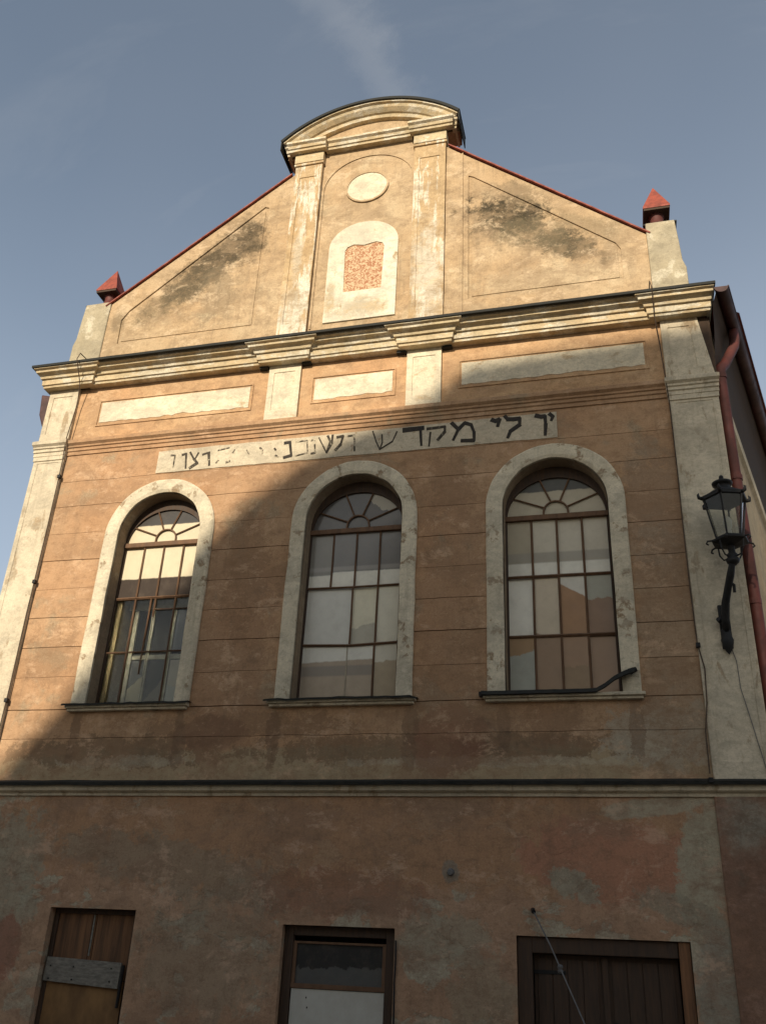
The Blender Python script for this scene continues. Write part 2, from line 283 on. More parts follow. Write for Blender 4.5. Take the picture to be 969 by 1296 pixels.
# ---------------------------------------------------------------- mesh helpers
class MB:
    def __init__(s): s.v = []; s.f = []
    def add(s, vs, fs):
        k = len(s.v); s.v += [tuple(p) for p in vs]; s.f += [tuple(i+k for i in q) for q in fs]; return s
    def box(s, x0, x1, y0, y1, z0, z1):
        vs = [(x, y, z+ZO) for x in (x0, x1) for y in (y0, y1) for z in (z0, z1)]
        return s.add(vs, [(0, 1, 3, 2), (4, 6, 7, 5), (0, 4, 5, 1), (2, 3, 7, 6), (0, 2, 6, 4), (1, 5, 7, 3)])
    def plate(s, outer, y0, y1, holes=()):
        loops = [[Vector((x, z, 0)) for x, z in lp] for lp in [outer, *holes]]
        tris = tessellate_polygon(loops); flat = [p for lp in loops for p in lp]; n = len(flat)
        vs = [(p.x, y0, p.y+ZO) for p in flat] + [(p.x, y1, p.y+ZO) for p in flat]
        fs = []
        for a, b, c in tris:
            A, B, C = flat[a], flat[b], flat[c]
            if (B.x-A.x)*(C.y-A.y)-(B.y-A.y)*(C.x-A.x) < 0: b, c = c, b
            fs += [(a, b, c), (a+n, c+n, b+n)]
        k = 0
        for j, lp in enumerate(loops):
            m = len(lp); area = sum(lp[i].x*lp[(i+1) % m].y-lp[(i+1) % m].x*lp[i].y for i in range(m))
            for i in range(m):
                a, b = k+i, k+(i+1) % m
                q = (a, a+n, b+n, b)
                if (area > 0) == (j > 0): q = q[::-1]
                fs.append(q)
            k += m
        return s.add(vs, fs)
    def tube(s, pts, rad, seg=8, caps=True, zo=True):
        P = [Vector((p[0], p[1], p[2]+(ZO if zo else 0))) for p in pts]
        if isinstance(rad, (int, float)): rad = [rad]*len(P)
        rings = []; up = None
        for i, p in enumerate(P):
            t = (P[min(i+1, len(P)-1)]-P[max(i-1, 0)]).normalized()
            if up is None: up = Vector((0, 0, 1)) if abs(t.z) < .9 else Vector((1, 0, 0))
            a = t.cross(up).normalized(); b_ = a.cross(t); up = b_
            rings.append([p+(a*math.cos(q)+b_*math.sin(q))*rad[i] for q in [2*math.pi*j/seg for j in range(seg)]])
        vs = [v for rg in rings for v in rg]; fs = []
        for i in range(len(P)-1):
            for j in range(seg):
                fs.append((i*seg+j, i*seg+(j+1) % seg, (i+1)*seg+(j+1) % seg, (i+1)*seg+j))
        if caps: fs += [tuple(range(seg))[::-1], tuple((len(P)-1)*seg+j for j in range(seg))]
        return s.add(vs, fs)
    def lathe(s, cx, cy_, prof, seg=16, rot=0.):
        vs = []; fs = []
        for rr, z in prof:
            for j in range(seg):
                a = 2*math.pi*j/seg+rot; vs.append((cx+rr*math.cos(a), cy_+rr*math.sin(a), z+ZO))
        for i in range(len(prof)-1):
            for j in range(seg): fs.append((i*seg+j, i*seg+(j+1) % seg, (i+1)*seg+(j+1) % seg, (i+1)*seg+j))
        fs += [tuple(range(seg))[::-1], tuple((len(prof)-1)*seg+j for j in range(seg))]
        return s.add(vs, fs)
    def grid(s, rows):            # rows of equal length world points (already with ZO)
        n = len(rows[0]); vs = [p for rw in rows for p in rw]; fs = []
        for i in range(len(rows)-1):
            for j in range(n-1): fs.append((i*n+j, i*n+j+1, (i+1)*n+j+1, (i+1)*n+j))
        return s.add(vs, fs)
    def build(s, name, mat, parent=None, smooth=False, bevel=0, label=None, kind=None, jit=0):
        o0 = Vector((0, 0, 0))
        if parent is not None:
            root = parent
            while root.parent: root = root.parent
            o0 = Vector(root.location)
        vs = [Vector(v) for v in s.v]
        if jit: vs = [v+noise.noise_vector(v*3.1)*jit+noise.noise_vector(v*9)*jit*.4 for v in vs]
        me = bpy.data.meshes.new(name); me.from_pydata([v-o0 for v in vs], [], s.f); me.update()
        o = bpy.data.objects.new(name, me); COL.objects.link(o); me.materials.append(mat)
        if smooth:
            for p in me.polygons: p.use_smooth = True
        if parent is not None: o.parent = parent
        if bevel:
            bm = o.modifiers.new('bevel', 'BEVEL'); bm.width = bevel; bm.segments = 2; bm.limit_method = 'ANGLE'; bm.angle_limit = R(50)
        if label: o['label'] = label
        if kind: o['kind'] = kind
        return o
def thing(name, label, cat, loc=(0, 0, 0), group=None):
    o = bpy.data.objects.new(name, None); COL.objects.link(o); o.location = loc; o['label'] = label; o['category'] = cat
    if group: o['group'] = group
    return o
def tag(o, label, cat, group=None):
    o['label'] = label; o['category'] = cat
    if group: o['group'] = group
    return o
def wob(x, k=0., a=.006): return a*(noise.noise(Vector((x*1.3, k*7.3, 1.5)))+.5*noise.noise(Vector((x*4.1, k*3.3, 5.5))))

# ---------------------------------------------------------------- ground
b = NB('street_paving'); v = b.N.new('ShaderNodeTexVoronoi'); v.inputs['Scale'].default_value = 8; b.link(b.pos, v.inputs[0])
M['street'] = b.done(b.mix(b.rng(b.noise(2), .3, .7), (.27, .22, .165), (.20, .165, .125)), .85, b.bump(v.outputs['Distance'], .6, .03))
g = MB(); g.add([(-400, -400, 0), (400, -400, 0), (400, 400, 0), (-400, 400, 0)], [(0, 1, 2, 3)]); g.build('street', M['street'], kind='structure')

# ---------------------------------------------------------------- the building
B = thing('gabled_building', 'tall ochre plastered building with arched windows, curved gable top and faded painted inscription', 'building')
XL, XR = -6.47, 6.33           # outer corners
QL, QR = -5.80, 5.55           # inner edges of the corner pilasters
ZLOW = 2.50; ZSOF = 10.36
WIN = [(-3.485, .815, 1.085), (.19, .865, 1.12), (3.595, .85, 1.12)]   # centre, inner half width, outer half width
SPR = 6.97; SILL = 3.80

def arch_loop(cx, hw, z0, zs, n=24, grow=0.):
    pts = [(cx-hw, z0), (cx+hw, z0)]
    for i in range(n+1):
        a = math.pi*i/n; pts.append((cx+hw*math.cos(a), zs+hw*math.sin(a)))
    return pts

# backing walls
holes = [arch_loop(c, (hi+ho)/2, SILL-.1, SPR) for c, hi, ho in WIN]
MB().plate([(XL+.03, ZLOW-.2), (XR-.03, ZLOW-.2), (XR-.03, ZSOF+.3), (XL+.03, ZSOF+.3)], .03, .45, holes).build('masonry_wall', M['upper'], B)
DOORS = [(-4.21, -2.78, .69), (-.46, 1.17, .57), (2.83, 5.04, .54)]
MB().plate([(XL, -1.6), (XR, -1.6), (XR, 2.34), (XL, 2.34)], 0, .45, [[(a, -1.55), (b_, -1.55), (b_, t), (a, t)] for a, b_, t in DOORS]).build('ground_floor_wall', M['ground'], B)
MB().box(5.53, XR+.02, -.035, .1, -1.58, 2.33).build('corner_pier', M['ground_pier'], B, bevel=.012)
# side walls, splayed on the right
A14 = R(14); DV = Vector((math.sin(A14), math.cos(A14)))
def side(t, off=0, x0=XR): return (x0+DV.x*t+off*math.cos(A14), DV.y*t-off*math.sin(A14))
mb = MB()
for t in [0]:
    a = side(0.02); c = side(16)
    mb.add([(a[0], a[1], 0), (c[0], c[1], 0), (c[0], c[1], 10.35+ZO), (a[0], a[1], 10.35+ZO)], [(0, 1, 2, 3)])
mb.add([(XL, .02, 0), (XL, 16, 0), (XL, 16, 10.35+ZO), (XL, .02, 10.35+ZO)], [(3, 2, 1, 0)])
mb.add([(XL, 16, 0), (*side(16), 0), (*side(16), 10.3+ZO), (XL, 16, 10.3+ZO)], [(0, 1, 2, 3)])
mb.build('side_wall', M['side'], B)

# plaster courses between the pilasters
JZ = [2.56, 3.25, 3.74, 4.31, 4.86, 5.41, 5.96, 6.53, 7.08, 7.655, 8.20, 8.80]
GAP = [random.uniform(.003, .009) for _ in JZ]
for i in range(len(JZ)-1):
    z0, z1 = JZ[i]+GAP[i], JZ[i+1]-GAP[i+1]
    xs = [QL+.002+(QR-QL-.004)*k/120 for k in range(121)]
    for c, hi, ho in WIN: xs += [c-ho+.02, c+ho-.02, c-ho+.019, c+ho-.019]+[c+(ho-.02)*math.cos(math.pi*k/30) for k in range(31)]
    xs = sorted(set(round(x, 4) for x in xs))
    runs = []; cur = []
    for x in xs:
        zb = z0
        for c, hi, ho in WIN:
            d = abs(x-c); rr = ho-.02
            if d < rr-1e-4 and z1 > 3.75: zb = max(zb, SPR+math.sqrt(rr*rr-d*d))
        if zb < z1-.015: cur.append((x, zb))
        else:
            if len(cur) > 1: runs.append(cur)
            cur = []
    if len(cur) > 1: runs.append(cur)
    for rn in runs:
        low = [(x, zb+(wob(x, i, .012) if zb == z0 else 0)) for x, zb in rn]
        top = [(x, z1+wob(x, i+1, .012)) for x, zb in rn]
        pts = low+top[::-1]
        yo = random.uniform(-.004, .004)
        MB().plate(pts, yo, .045).build('plaster_course', M['upper'], B, bevel=.006)

# corner pilasters
for a, c in ((XL, QL), (QR, XR)):
    mb = MB(); mb.plate([(a, ZLOW+.02), (c, ZLOW+.02), (c, 9.0), (a, 9.0)], -.055, .1, [[(a+.1, 2.8), (c-.1, 2.8), (c-.1, 8.65), (a+.1, 8.65)]])
    o = mb.build('corner_pilaster', M['pilaster'], B, bevel=.008)
    MB().box(a+.095, c-.095, -.045, .1, 2.79, 8.66).build('pilaster_panel', M['pilaster'], o)
    MB().box(a-.012, c+.012, -.075, .09, 8.70, 8.80).build('necking', M['pilaster'], o, bevel=.01)

def sweep(profile, xa, xb, resauts=(), ra=.08, ea=.5, eb=.4, ret=.5, mat=None, name='cornice', k0=.34, k1=.85, parent=None, jit=.004, endres=True):
    """profile (p, z) swept along the facade; resauts: centres/halves that project further"""
    rows = []
    for p, z in profile:
        segs = []                       # plan polyline
        xl, xr = xa-ea*p, xb+eb*p
        segs.append((xl, ret)); 
        brk = []
        for cx, hw in resauts:
            h = hw+k1*p
            brk.append((max(cx-h, xl), min(cx+h, xr)))
        segs.append((xl, -(p+(ra if brk and brk[0][0] <= xl else 0))))
        for a, c in brk:
            if a > xl: segs += [(a, -p), (a+.001, -(p+ra))]
            if c < xr: segs += [(c-.001, -(p+ra)), (c, -p)]
        segs.append((xr, -(p+(ra if brk and brk[-1][1] >= xr else 0))))
        segs.append((xr, ret))
        row = []
        for i in range(len(segs)-1):
            (x0, y0), (x1, y1) = segs[i], segs[i+1]
            n = NSEG[i] if i < len(NSEG) else 6
            for q in range(n):
                t = q/n; row.append((x0+(x1-x0)*t, y0+(y1-y0)*t, z+ZO))
        row.append((segs[-1][0], segs[-1][1], z+ZO)); rows.append(row)
    return MB().grid(rows[::-1]) .build(name, mat, parent, jit=jit)
NSEG = [2]+[30]*30
RES = [(-6.05, .47), (-1.36, .36), (1.40, .36), (5.98, .47)]
sweep([(0.0, ZSOF), (.16, ZSOF), (.17, 10.40), (.20, 10.41), (.21, 10.525), (.25, 10.53), (.265, 10.575), (.30, 10.60), (.36, 10.615), (.37, 10.655), (.42, 10.675), (.43, 10.735)], XL, XR, RES, .06, .5, .3, .6, M['cornice'], 'main_cornice', parent=B)
o = sweep([(.44, 10.70), (.495, 10.695), (.50, 10.745), (.3, 10.83), (.0, 10.93)], XL, XR, [], .0, .5, .3, .6, M['tin'], 'cornice_flashing', parent=B, jit=.003)
for v_ in o.data.vertices: v_.co.y -= .012 if v_.co.z-ZO < 10.8 else 0
MB().box(XL+.05, XR-.05, .0, .6, 10.66, 10.85).build('cornice_core', M['cornice'], B)

# frieze
MB().box(QL, QR, -.004, .1, 9.13, ZSOF+.02).build('frieze_wall', M['frieze'], B)
for a, c in ((-5.27, -2.02), (-.78, .80), (2.02, 5.27)):
    ring = [(a, 9.46), (c, 9.46), (c, 10.01), (a, 10.01)]
    xs = [a+.035+(c-a-.07)*k/40 for k in range(41)]
    low = [(x, 9.50+abs(wob(x*2, a, .06))) for x in xs]; top = [(x, 9.985-abs(wob(x*3, a+3, .012))) for x in xs]
    pn = MB().plate(low+top[::-1], -.012, .02).build('frieze_panel', M['whiter'], B, bevel=.005)
    MB().plate([(a-.03, 9.43), (c+.03, 9.43), (c+.03, 10.04), (a-.03, 10.04)], -.022, .02, [ring]).build('panel_border', M['frieze'], pn, bevel=.006)
for cx in (-1.36, 1.36):
    mb = MB(); mb.plate([(cx-.325, 9.14), (cx+.325, 9.14), (cx+.325, ZSOF+.01), (cx-.325, ZSOF+.01)], -.065, .05, [[(cx-.21, 9.34), (cx+.21, 9.34), (cx+.21, 10.2), (cx-.21, 10.2)]])
    o = mb.build('frieze_pilaster', M['whiter'], B, bevel=.007)
    MB().box(cx-.215, cx+.215, -.05, .05, 9.33, 10.21).build('pilaster_panel', M['whiter'], o)
    for s_ in (-1, 1):      # small dark blocks under the cornice
        x = cx+s_*.43; MB().box(x-.09, x+.09, -.10, .0, 10.315, 10.355).build('dark_block', M['tin'], B)
for a, c in ((XL, QL), (QR, XR)):
    cR = c if c < 0 else 6.16
    lo = [(a, 9.14), (c, 9.14), (cR, ZSOF+.01), (a, ZSOF+.01)] if c > 0 else [(a, 9.14), (c, 9.14), (c, ZSOF+.01), (a, ZSOF+.01)]
    mb = MB(); mb.plate(lo, -.07, .05, [[(a+.11, 9.32), (min(c, 6.2)-.13, 9.32), (min(c, 6.15)-.13, 10.2), (a+.11, 10.2)]])
    o = mb.build('frieze_pilaster', M['pilaster'], B, bevel=.008)
    MB().box(a+.105, min(c, 6.2)-.125, -.055, .05, 9.31, 10.21).build('pilaster_panel', M['pilaster'], o)

# string moulding under the frieze
STR = [(0.0, 8.795), (.022, 8.80), (.022, 8.87), (.045, 8.885), (.045, 8.94), (.07, 8.955), (.07, 8.99), (.115, 9.03), (.115, 9.10), (.09, 9.115), (.05, 9.15), (0, 9.17)]
sweep(STR, QL+.002, QR-.002, [], 0, 0, 0, .03, M['upper'], 'string_moulding', parent=B)
for a, c in ((XL, QL), (QR, XR)):
    sweep([(p+.06, z) for p, z in STR], a, c, [], 0, .25, .25, .4, M['pilaster'], 'pilaster_moulding', parent=B)
# lower cornice with its tin cover
sweep([(0.0, 2.33), (.03, 2.33), (.035, 2.37), (.075, 2.385), (.10, 2.40), (.11, 2.45), (.11, 2.50)], XL, XR, [], 0, .4, .4, .4, M['pilaster'], 'lower_cornice', parent=B, jit=.005)
sweep([(.10, 2.475), (.165, 2.468), (.175, 2.515), (.10, 2.545), (0, 2.575)], XL, XR, [], 0, .4, .4, .4, M['tin'], 'lower_cornice_flashing', parent=B, jit=.010)

# eaves, gutter and downpipe on the splayed right side
def run(off, z, t): x, y = side(t, off); return (x, y, z+ZO)
ts = [-.42+i*.8 for i in range(21)]
mb = MB(); mb.grid([[run(-.01, 9.2, max(t, .03)) for t in ts], [run(.05, 9.6, max(t, -.03)) for t in ts], [run(.10, 10.0, max(t, -.06)) for t in ts], [run(.16, 10.36, t*.8) for t in ts], [run(.24, 10.50, t) for t in ts], [run(.24, 10.62, t) for t in ts]])
mb.build('eaves_cove', M['soffit'], B, smooth=True)
mb = MB(); mb.grid([[run(.0, 8.75, max(t, .2)) for t in ts], [run(.06, 8.80, max(t, .2)) for t in ts], [run(.07, 9.0, max(t, .2)) for t in ts], [run(.0, 9.05, max(t, .2)) for t in ts]]).build('side_string_moulding', M['white'], B)
mb = MB(); gv = []
for t in ts:
    c = run(.34, 10.62, t)
    gv.append([(c[0]+.115*math.cos(q), c[1], c[2]+.115*math.sin(q)) for q in [math.pi+math.pi*k/10 for k in range(11)]])
mb.grid(gv)
c = run(.34, 10.62, ts[0]); mb.add([(c[0]+.115*math.cos(q), c[1]+.002, c[2]+.115*math.sin(q)) for q in [math.pi+math.pi*k/10 for k in range(11)]], [tuple(range(11))])
o = mb.build('gutter', M['gutter'], B, smooth=True)
MB().tube([(c[0]+.115, c[1], c[2]), (run(.34, 10.62, ts[-1])[0]+.115, run(0, 0, ts[-1])[1], c[2])], .014, 6, zo=False).build('gutter_rim', M['gutter'], o)
# left eaves end, seen past the corner
MB().box(XL-.30, XL, .55, 12, 10.25, 10.62).build('left_eaves_box', M['soffit'], B)
MB().plate([(-6.99, 10.62), (-6.72, 10.55), (-6.66, 9.80), (-6.80, 9.80), (-6.93, 10.1)], .3, .6).build('rainwater_head', M['gutter'], B, bevel=.03)
PX, PY = 6.43, .12
g0 = run(.33, 10.52, .75)
mb = MB().tube([(g0[0], g0[1], 10.52), (g0[0], g0[1], 10.30), (g0[0]-.03, g0[1]-.04, 10.15), (PX+.12, PY+.16, 9.55), (PX+.02, PY+.03, 9.38), (PX, PY, 9.22), (PX, PY, 7.4), (PX+.01, PY, 5.2), (PX, PY, 2.9), (PX, PY, -1.5)], .088, 14)
dp = mb.build('downpipe', M['pipe'], B, smooth=True)
for z in (9.15, 7.2, 5.1, 3.0): MB().tube([(PX, PY, z), (PX, PY, z+.09)], .101, 14).build('pipe_socket', M['pipe'], dp)

# ---------------------------------------------------------------- the gable
GC = .03
gout = [(-5.62, 10.8), (5.50, 10.8), (5.50, 12.46), (1.90, 15.48), (1.70, 15.66), (1.70, 16.1), (-1.66, 16.1), (-1.66, 15.58), (-5.55, 12.56)]
sr = [(2.17, 11.47), (5.02, 11.47), (5.02, 12.20), (4.94, 12.36), (2.26, 14.66), (2.17, 14.70)]
sl = [(-5.22, 11.47), (-2.17, 11.47), (-2.19, 14.70), (-2.28, 14.74), (-5.10, 12.32), (-5.24, 12.10)]
MB().plate(gout, 0, .42, [sl, sr]).build('gable_wall', M['gable'], B, bevel=.008)
for lp in (sl, sr):
    cx = sum(p[0] for p in lp)/len(lp); cz = sum(p[1] for p in lp)/len(lp)
    MB().plate([(cx+(x-cx)*1.02, cz+(z-cz)*1.02) for x, z in lp], .028, .2).build('sunken_gable_panel', M['gable'], B)
    MB().plate([(cx+(x-cx)*.955, cz+(z-cz)*.955) for x, z in lp], .014, .1).build('raised_gable_field', M['gable'], B, bevel=.006)
# gable pilasters, capitals
for a, c in ((-1.64, -1.02), (1.03, 1.70)):
    mb = MB().plate([(a, 10.9), (c, 10.9), (c, 15.75), (a, 15.75)], -.085, .1, [[(a+.12, 11.35), (c-.12, 11.35), (c-.12, 15.35), (a+.12, 15.35)]])
    o = mb.build('gable_pilaster', M['pil_gable'], B, bevel=.01)
    MB().box(a+.115, c-.115, -.068, .1, 11.34, 15.36).build('pilaster_panel', M['pil_gable'], o)
    MB().box(a-.03, c+.03, -.12, .1, 15.69, 15.755).build('neck_ring', M['pil_gable'], o, bevel=.015)
    MB().box(a-.02, c+.02, -.135, .1, 15.757, 16.02).build('capital', M['cornice'], o, bevel=.015)
    # plain lesene beside the pilaster
    x0, x1 = (a-.36, a) if a < 0 else (c, c+.36)
    MB().plate([(x0, 10.9), (x1, 10.9), (x1, 15.3 if a < 0 else 15.38), (x0, 15.05 if a < 0 else 15.12)] if a > 0 else [(x0, 10.9), (x1, 10.9), (x1, 15.40), (x0, 15.10)], -.022, .05).build('gable_lesene', M['gable'], B, bevel=.006)
# arched field round the oval
mb = MB(); n = 28
rw = [[], [], [], []]
arcp = [(-.95, 11.2), (-.95, 14.9)]+[(GC+.0-.98*math.cos(math.pi*k/n), 14.9+.86*math.sin(math.pi*k/n)) for k in range(n+1)]+[(1.01, 14.9), (1.01, 11.2)]
for x, z in arcp:
    dx, dz = x-GC, max(z-14.9, 0); l = math.hypot(dx, dz) or 1
    ox, oz = dx/l*.035, dz/l*.035
    for j, (k_, y) in enumerate(((0, .0), (.0, -.02), (1, -.02), (1, .0))): rw[j].append((x+ox*k_, y, z+oz*k_+ZO))
mb.grid(rw).build('arched_moulding', M['gable'], B)
# oval plaque
def ell(cx, cz, a, b_, n=36, tilt=0): return [(cx+a*math.cos(2*math.pi*k/n), cz+b_*math.sin(2*math.pi*k/n)) for k in range(n)]
MB().plate(ell(.01, 14.84, .47, .44), -.035, .05, [ell(.01, 14.84, .43, .40)]).build('oval_rim', M['gable'], B, bevel=.006)
MB().plate(ell(.01, 14.84, .435, .405), -.02, .05).build('oval_plaque', M['whiter'], B)
# tablet in its white arch
def arch2(x0, x1, z0, zt, rx, n=20):
    cx = (x0+x1)/2; hw = (x1-x0)/2; zs = zt-rx
    return [(x0, z0), (x1, z0)]+[(cx+hw*math.cos(math.pi*k/n), zs+rx*math.sin(math.pi*k/n)) for k in range(n+1)]
tb_in = [(-.33, 12.02), (.44, 12.02), (.46, 13.10), (.42, 13.19), (.29, 13.24), (.12, 13.21), (.04, 13.19), (-.04, 13.21), (-.18, 13.24), (-.31, 13.19), (-.36, 13.10)]
tb = MB().plate(arch2(-.71, .75, 11.30, 13.84, .62), -.03, .05, [tb_in]).build('tablet_surround', M['pil_gable'], B, bevel=.008)
tb.data.materials[0] = plaster('tablet_arch_whitewash', (.80, .73, .57), (.72, .64, .48), worn=(.47, .34, .19), worn_lo=.60, worn_hi=.66, worn_scale=2.4, worn_stretch=(1.5, 1, .8), grime_amt=.2, streak=.1,
    spots=[(.05, 11.6, .6, .28, 0, (.47, .34, .19), .8, .9), (-.6, 11.9, .12, .5, 0, (.47, .34, .19), .8, .9)])
MB().plate([(x, z) for x, z in tb_in], -.012, .04).build('painted_tablet', M['tablet'], B)

# segmental pediment
PZ = 16.26; RA = 2.764; CZ = 17.08-RA; CXP = .045
def arcband(prof, x_half=1.965, n=40):
    rows = []
    for dr, p in prof:
        rr = RA+dr; row = []
        am = math.asin(min(1, x_half/RA))
        for k in range(n+1):
            a = -am+2*am*k/n; row.append((CXP+rr*math.sin(a), -p, max(CZ+rr*math.cos(a), PZ-.03)+ZO))
        rows.append(row)
    return MB().grid(rows)
arcband([(0, -.38), (0, .33), (-.055, .33), (-.07, .28), (-.13, .25), (-.20, .17), (-.215, .13), (-.29, .11), (-.30, -.02)][::1]).build('pediment_arch', M['cornice'], B, jit=.004)
arcband([(.0, -.42), (.045, -.42), (.045, .37), (-.02, .37), (-.02, .32)]).build('pediment_flashing', M['tin'], B)
for sx, x in ((-1, CXP-1.965), (1, CXP+1.965)):
    MB().box(min(x, x+sx*.02), max(x, x+sx*.02), -.36, .42, 16.0, 16.28).build('pediment_end_flashing', M['tin'], B)
sgl = [(CXP+(RA-.29)*math.sin(a), max(CZ+(RA-.29)*math.cos(a), 16.15)) for a in [-.72+1.44*k/30 for k in range(31)]]
MB().plate([(-1.8, 16.05), (1.89, 16.05)]+[(x, z) for x, z in sgl[::-1] if -1.8 < x < 1.89], -.02, .35).build('tympanum', M['gable'], B)
MB().box(-1.88, 1.97, .0, .38, 16.06, 16.24).build('pediment_back', M['gable'], B)
sweep([(0, 16.02), (.13, 16.02), (.14, 16.07), (.17, 16.08), (.19, 16.14), (.24, 16.17), (.245, 16.22), (.0, 16.26)], -1.80, 1.88, [(-1.36, .40), (1.40, .44)], .10, .35, .35, .38, M['cornice'], 'pediment_cornice', parent=B, k1=.2, jit=.003)

# red tin coping along the raking gable edges
MB().plate([(6.31, 9.18), (6.36, 9.18), (6.36, 10.34), (6.175, 10.34)], -.04, .2).build('eaves_bracket', M['soffit'], B)
for (x0, z0), (x1, z1) in (((-5.66, 12.50), (-1.72, 15.56)), ((1.74, 15.66), (5.56, 12.44))):
    d = Vector((x1-x0, z1-z0)).normalized(); nn = Vector((-d.y, d.x))
    n = 24; rows = []
    for off, y in ((0.0, .0), (0.0, -.05), (.022, -.055), (.035, .2), (.035, .5)):
        rows.append([(x0+(x1-x0)*k/n+nn.x*off, y, z0+(z1-z0)*k/n+nn.y*off+ZO+wob(k*.5, off, .008)) for k in range(n+1)])
    MB().grid(rows).build('raking_coping', M['redtin'], B)

# corner pinnacles with red tin hats
for s_, a, c, tip in ((-1, -6.17, -5.56, 0), (1, 5.50, 6.03, 0)):
    top = 12.62 if s_ < 0 else 12.70
    o = -1 if s_ < 0 else 1
    oe = (a if s_ < 0 else c)                            # outer edge
    ie = (c if s_ < 0 else a)
    prof = [(oe+s_*.09, 10.85), (oe+s_*.09, 11.55), (oe+s_*.04, 11.72), (oe+s_*.02, 12.2), (oe-s_*.01, top)]
    pts = [(ie, 10.85)]+prof+[(ie, top)]
    pin = MB().plate(pts, -.03, .46).build('corner_pinnacle', M['stone'], B, bevel=.02)
    cx = (a+c)/2+(.10 if s_ < 0 else -.03)
    MB().box(a-.035, c+.035, .02, .50, top, top+.03).build('pinnacle_cover', M['tin'], pin)
    MB().lathe(cx, .22, [(.19, top+.03), (.19, top+.06), (.15, top+.12), (.12, top+.2), (.13, top+.28), (.17, top+.38)], 18).build('hat_neck', M['pipe'], pin, smooth=True)
    hw = .245; zb = top+.38
    mb = MB(); q = [(cx-hw, .22-hw), (cx+hw, .22-hw), (cx+hw, .22+hw), (cx-hw, .22+hw)]
    mb.add([(x, y, zb+ZO) for x, y in q]+[(x, y, zb+.035+ZO) for x, y in q]+[(cx, .22, zb+.74+ZO)], [(3, 2, 1, 0), (0, 1, 5, 4), (1, 2, 6, 5), (2, 3, 7, 6), (3, 0, 4, 7), (4, 5, 8), (5, 6, 8), (6, 7, 8), (7, 4, 8)])
    MB.build(mb, 'tin_hat', M['redtin'], pin)
    MB().plate([(cx-hw+.01, zb-.05), (cx+hw-.01, zb-.05), (cx+hw-.01, zb-.002), (cx-hw+.01, zb-.002)], .22-hw+.01, .22+hw-.01).build('hat_underside', M['soffit'], pin)  # shade under the hat put into a dark colour
# main roof behind the gable
mb = MB(); e = run(.5, 10.68, 15); e0 = run(.5, 10.68, .5)
mb.add([(.1, .4, 15.2+ZO), (.1, 15, 15.2+ZO), (e[0], e[1], 10.68+ZO), (e0[0], e0[1], 10.68+ZO)], [(3, 2, 1, 0)])
mb.add([(.1, .4, 15.2+ZO), (.1, 15, 15.2+ZO), (XL-.3, 15, 10.65+ZO), (XL-.3, .55, 10.65+ZO)], [(0, 1, 2, 3)])
mb.build('roof', M['redtin'], B)
MB().plate([(XL, 10.3), (6.3, 10.3), (.1, 15.2)], 14.6, 15).build('rear_gable', M['side'], B)

# ---------------------------------------------------------------- the arched windows
CR = (.62, .55, .41); WH = (.78, .74, .62); BRP = (.27, .185, .135); ORB = (.38, .225, .12); GG = (.40, .39, .31); DK = (.030, .030, .032); DG = (.10, .095, .09)
ZT, ZB1, ZB2, ZF = 6.86, 5.81, 4.80, 3.86
def cell_spec(w, row, colm):
    if w == 2:
        if row == 'fan': return pane_mat((.09, .09, .08), (.50, .44, .32), 7.36, 0, .015)
        if row == 0: return pane_mat((.58, .52, .40) if colm else (.44, .38, .27), WH, 6.06, 0, .004, (6.06, 6.24, (.34, .31, .25), .8))  # grey band paints a shadow across these upper panes
        if row == 1: return [pane_mat((.82, .78, .66)), pane_mat((.62, .52, .38), (.35, .235, .16), 5.66, -.25, .03), pane_mat((.66, .62, .52), (.40, .235, .13), 5.55, -.62, .015, xs=3.8), pane_mat(GG, (.31, .20, .13), 5.40, 0, .05)][colm]
        return [pane_mat((.38, .25, .14), (.42, .42, .35), 4.50, .25, .06, xs=2.9), pane_mat((.34, .235, .155)), pane_mat((.38, .25, .16), (.34, .24, .15), 4.3, 0, .05), pane_mat((.36, .24, .155))][colm]
    if w == 1:
        if row == 'fan': return pane_mat((.38, .34, .26), (.12, .11, .10), 7.35, -.8, .10, xs=.5) if colm == 3 else pane_mat(DG if colm in (1, 2) else (.13, .12, .11), rough=.12)
        if row == 0: return pane_mat((.20, .19, .175) if colm else (.25, .235, .20), WH, 6.10 if colm else 6.05, .0, .01, (6.12, 6.2, (.34, .32, .28), .7), rough=.15)
        if row == 1: return [pane_mat((.66, .64, .56)), None, pane_mat((.74, .68, .50), (.50, .46, .36), 5.12, .3, .05, xs=.4), pane_mat((.74, .69, .54))][colm]
        return [pane_mat((.74, .71, .61), (.46, .37, .27), 4.52, .03, .01, (4.27, 4.44, (.27, .24, .20), .8)), None, None, pane_mat((.68, .63, .50), (.46, .37, .25), 4.42, .1, .04)][colm]
    if row == 'fan': return pane_mat((.06, .055, .05), (.62, .54, .38), 7.27, 0, .008)
    if row == 0: return pane_mat((.62, .54, .38), (.045, .032, .024), 6.20, 0, .01, rough=.8)
    return M['glass']
WLAB = ['arched window with a white casement showing behind its lower panes', 'arched window with pale boards and a dark fanlight', 'arched window with cream and brown backed panes and bent flashing']
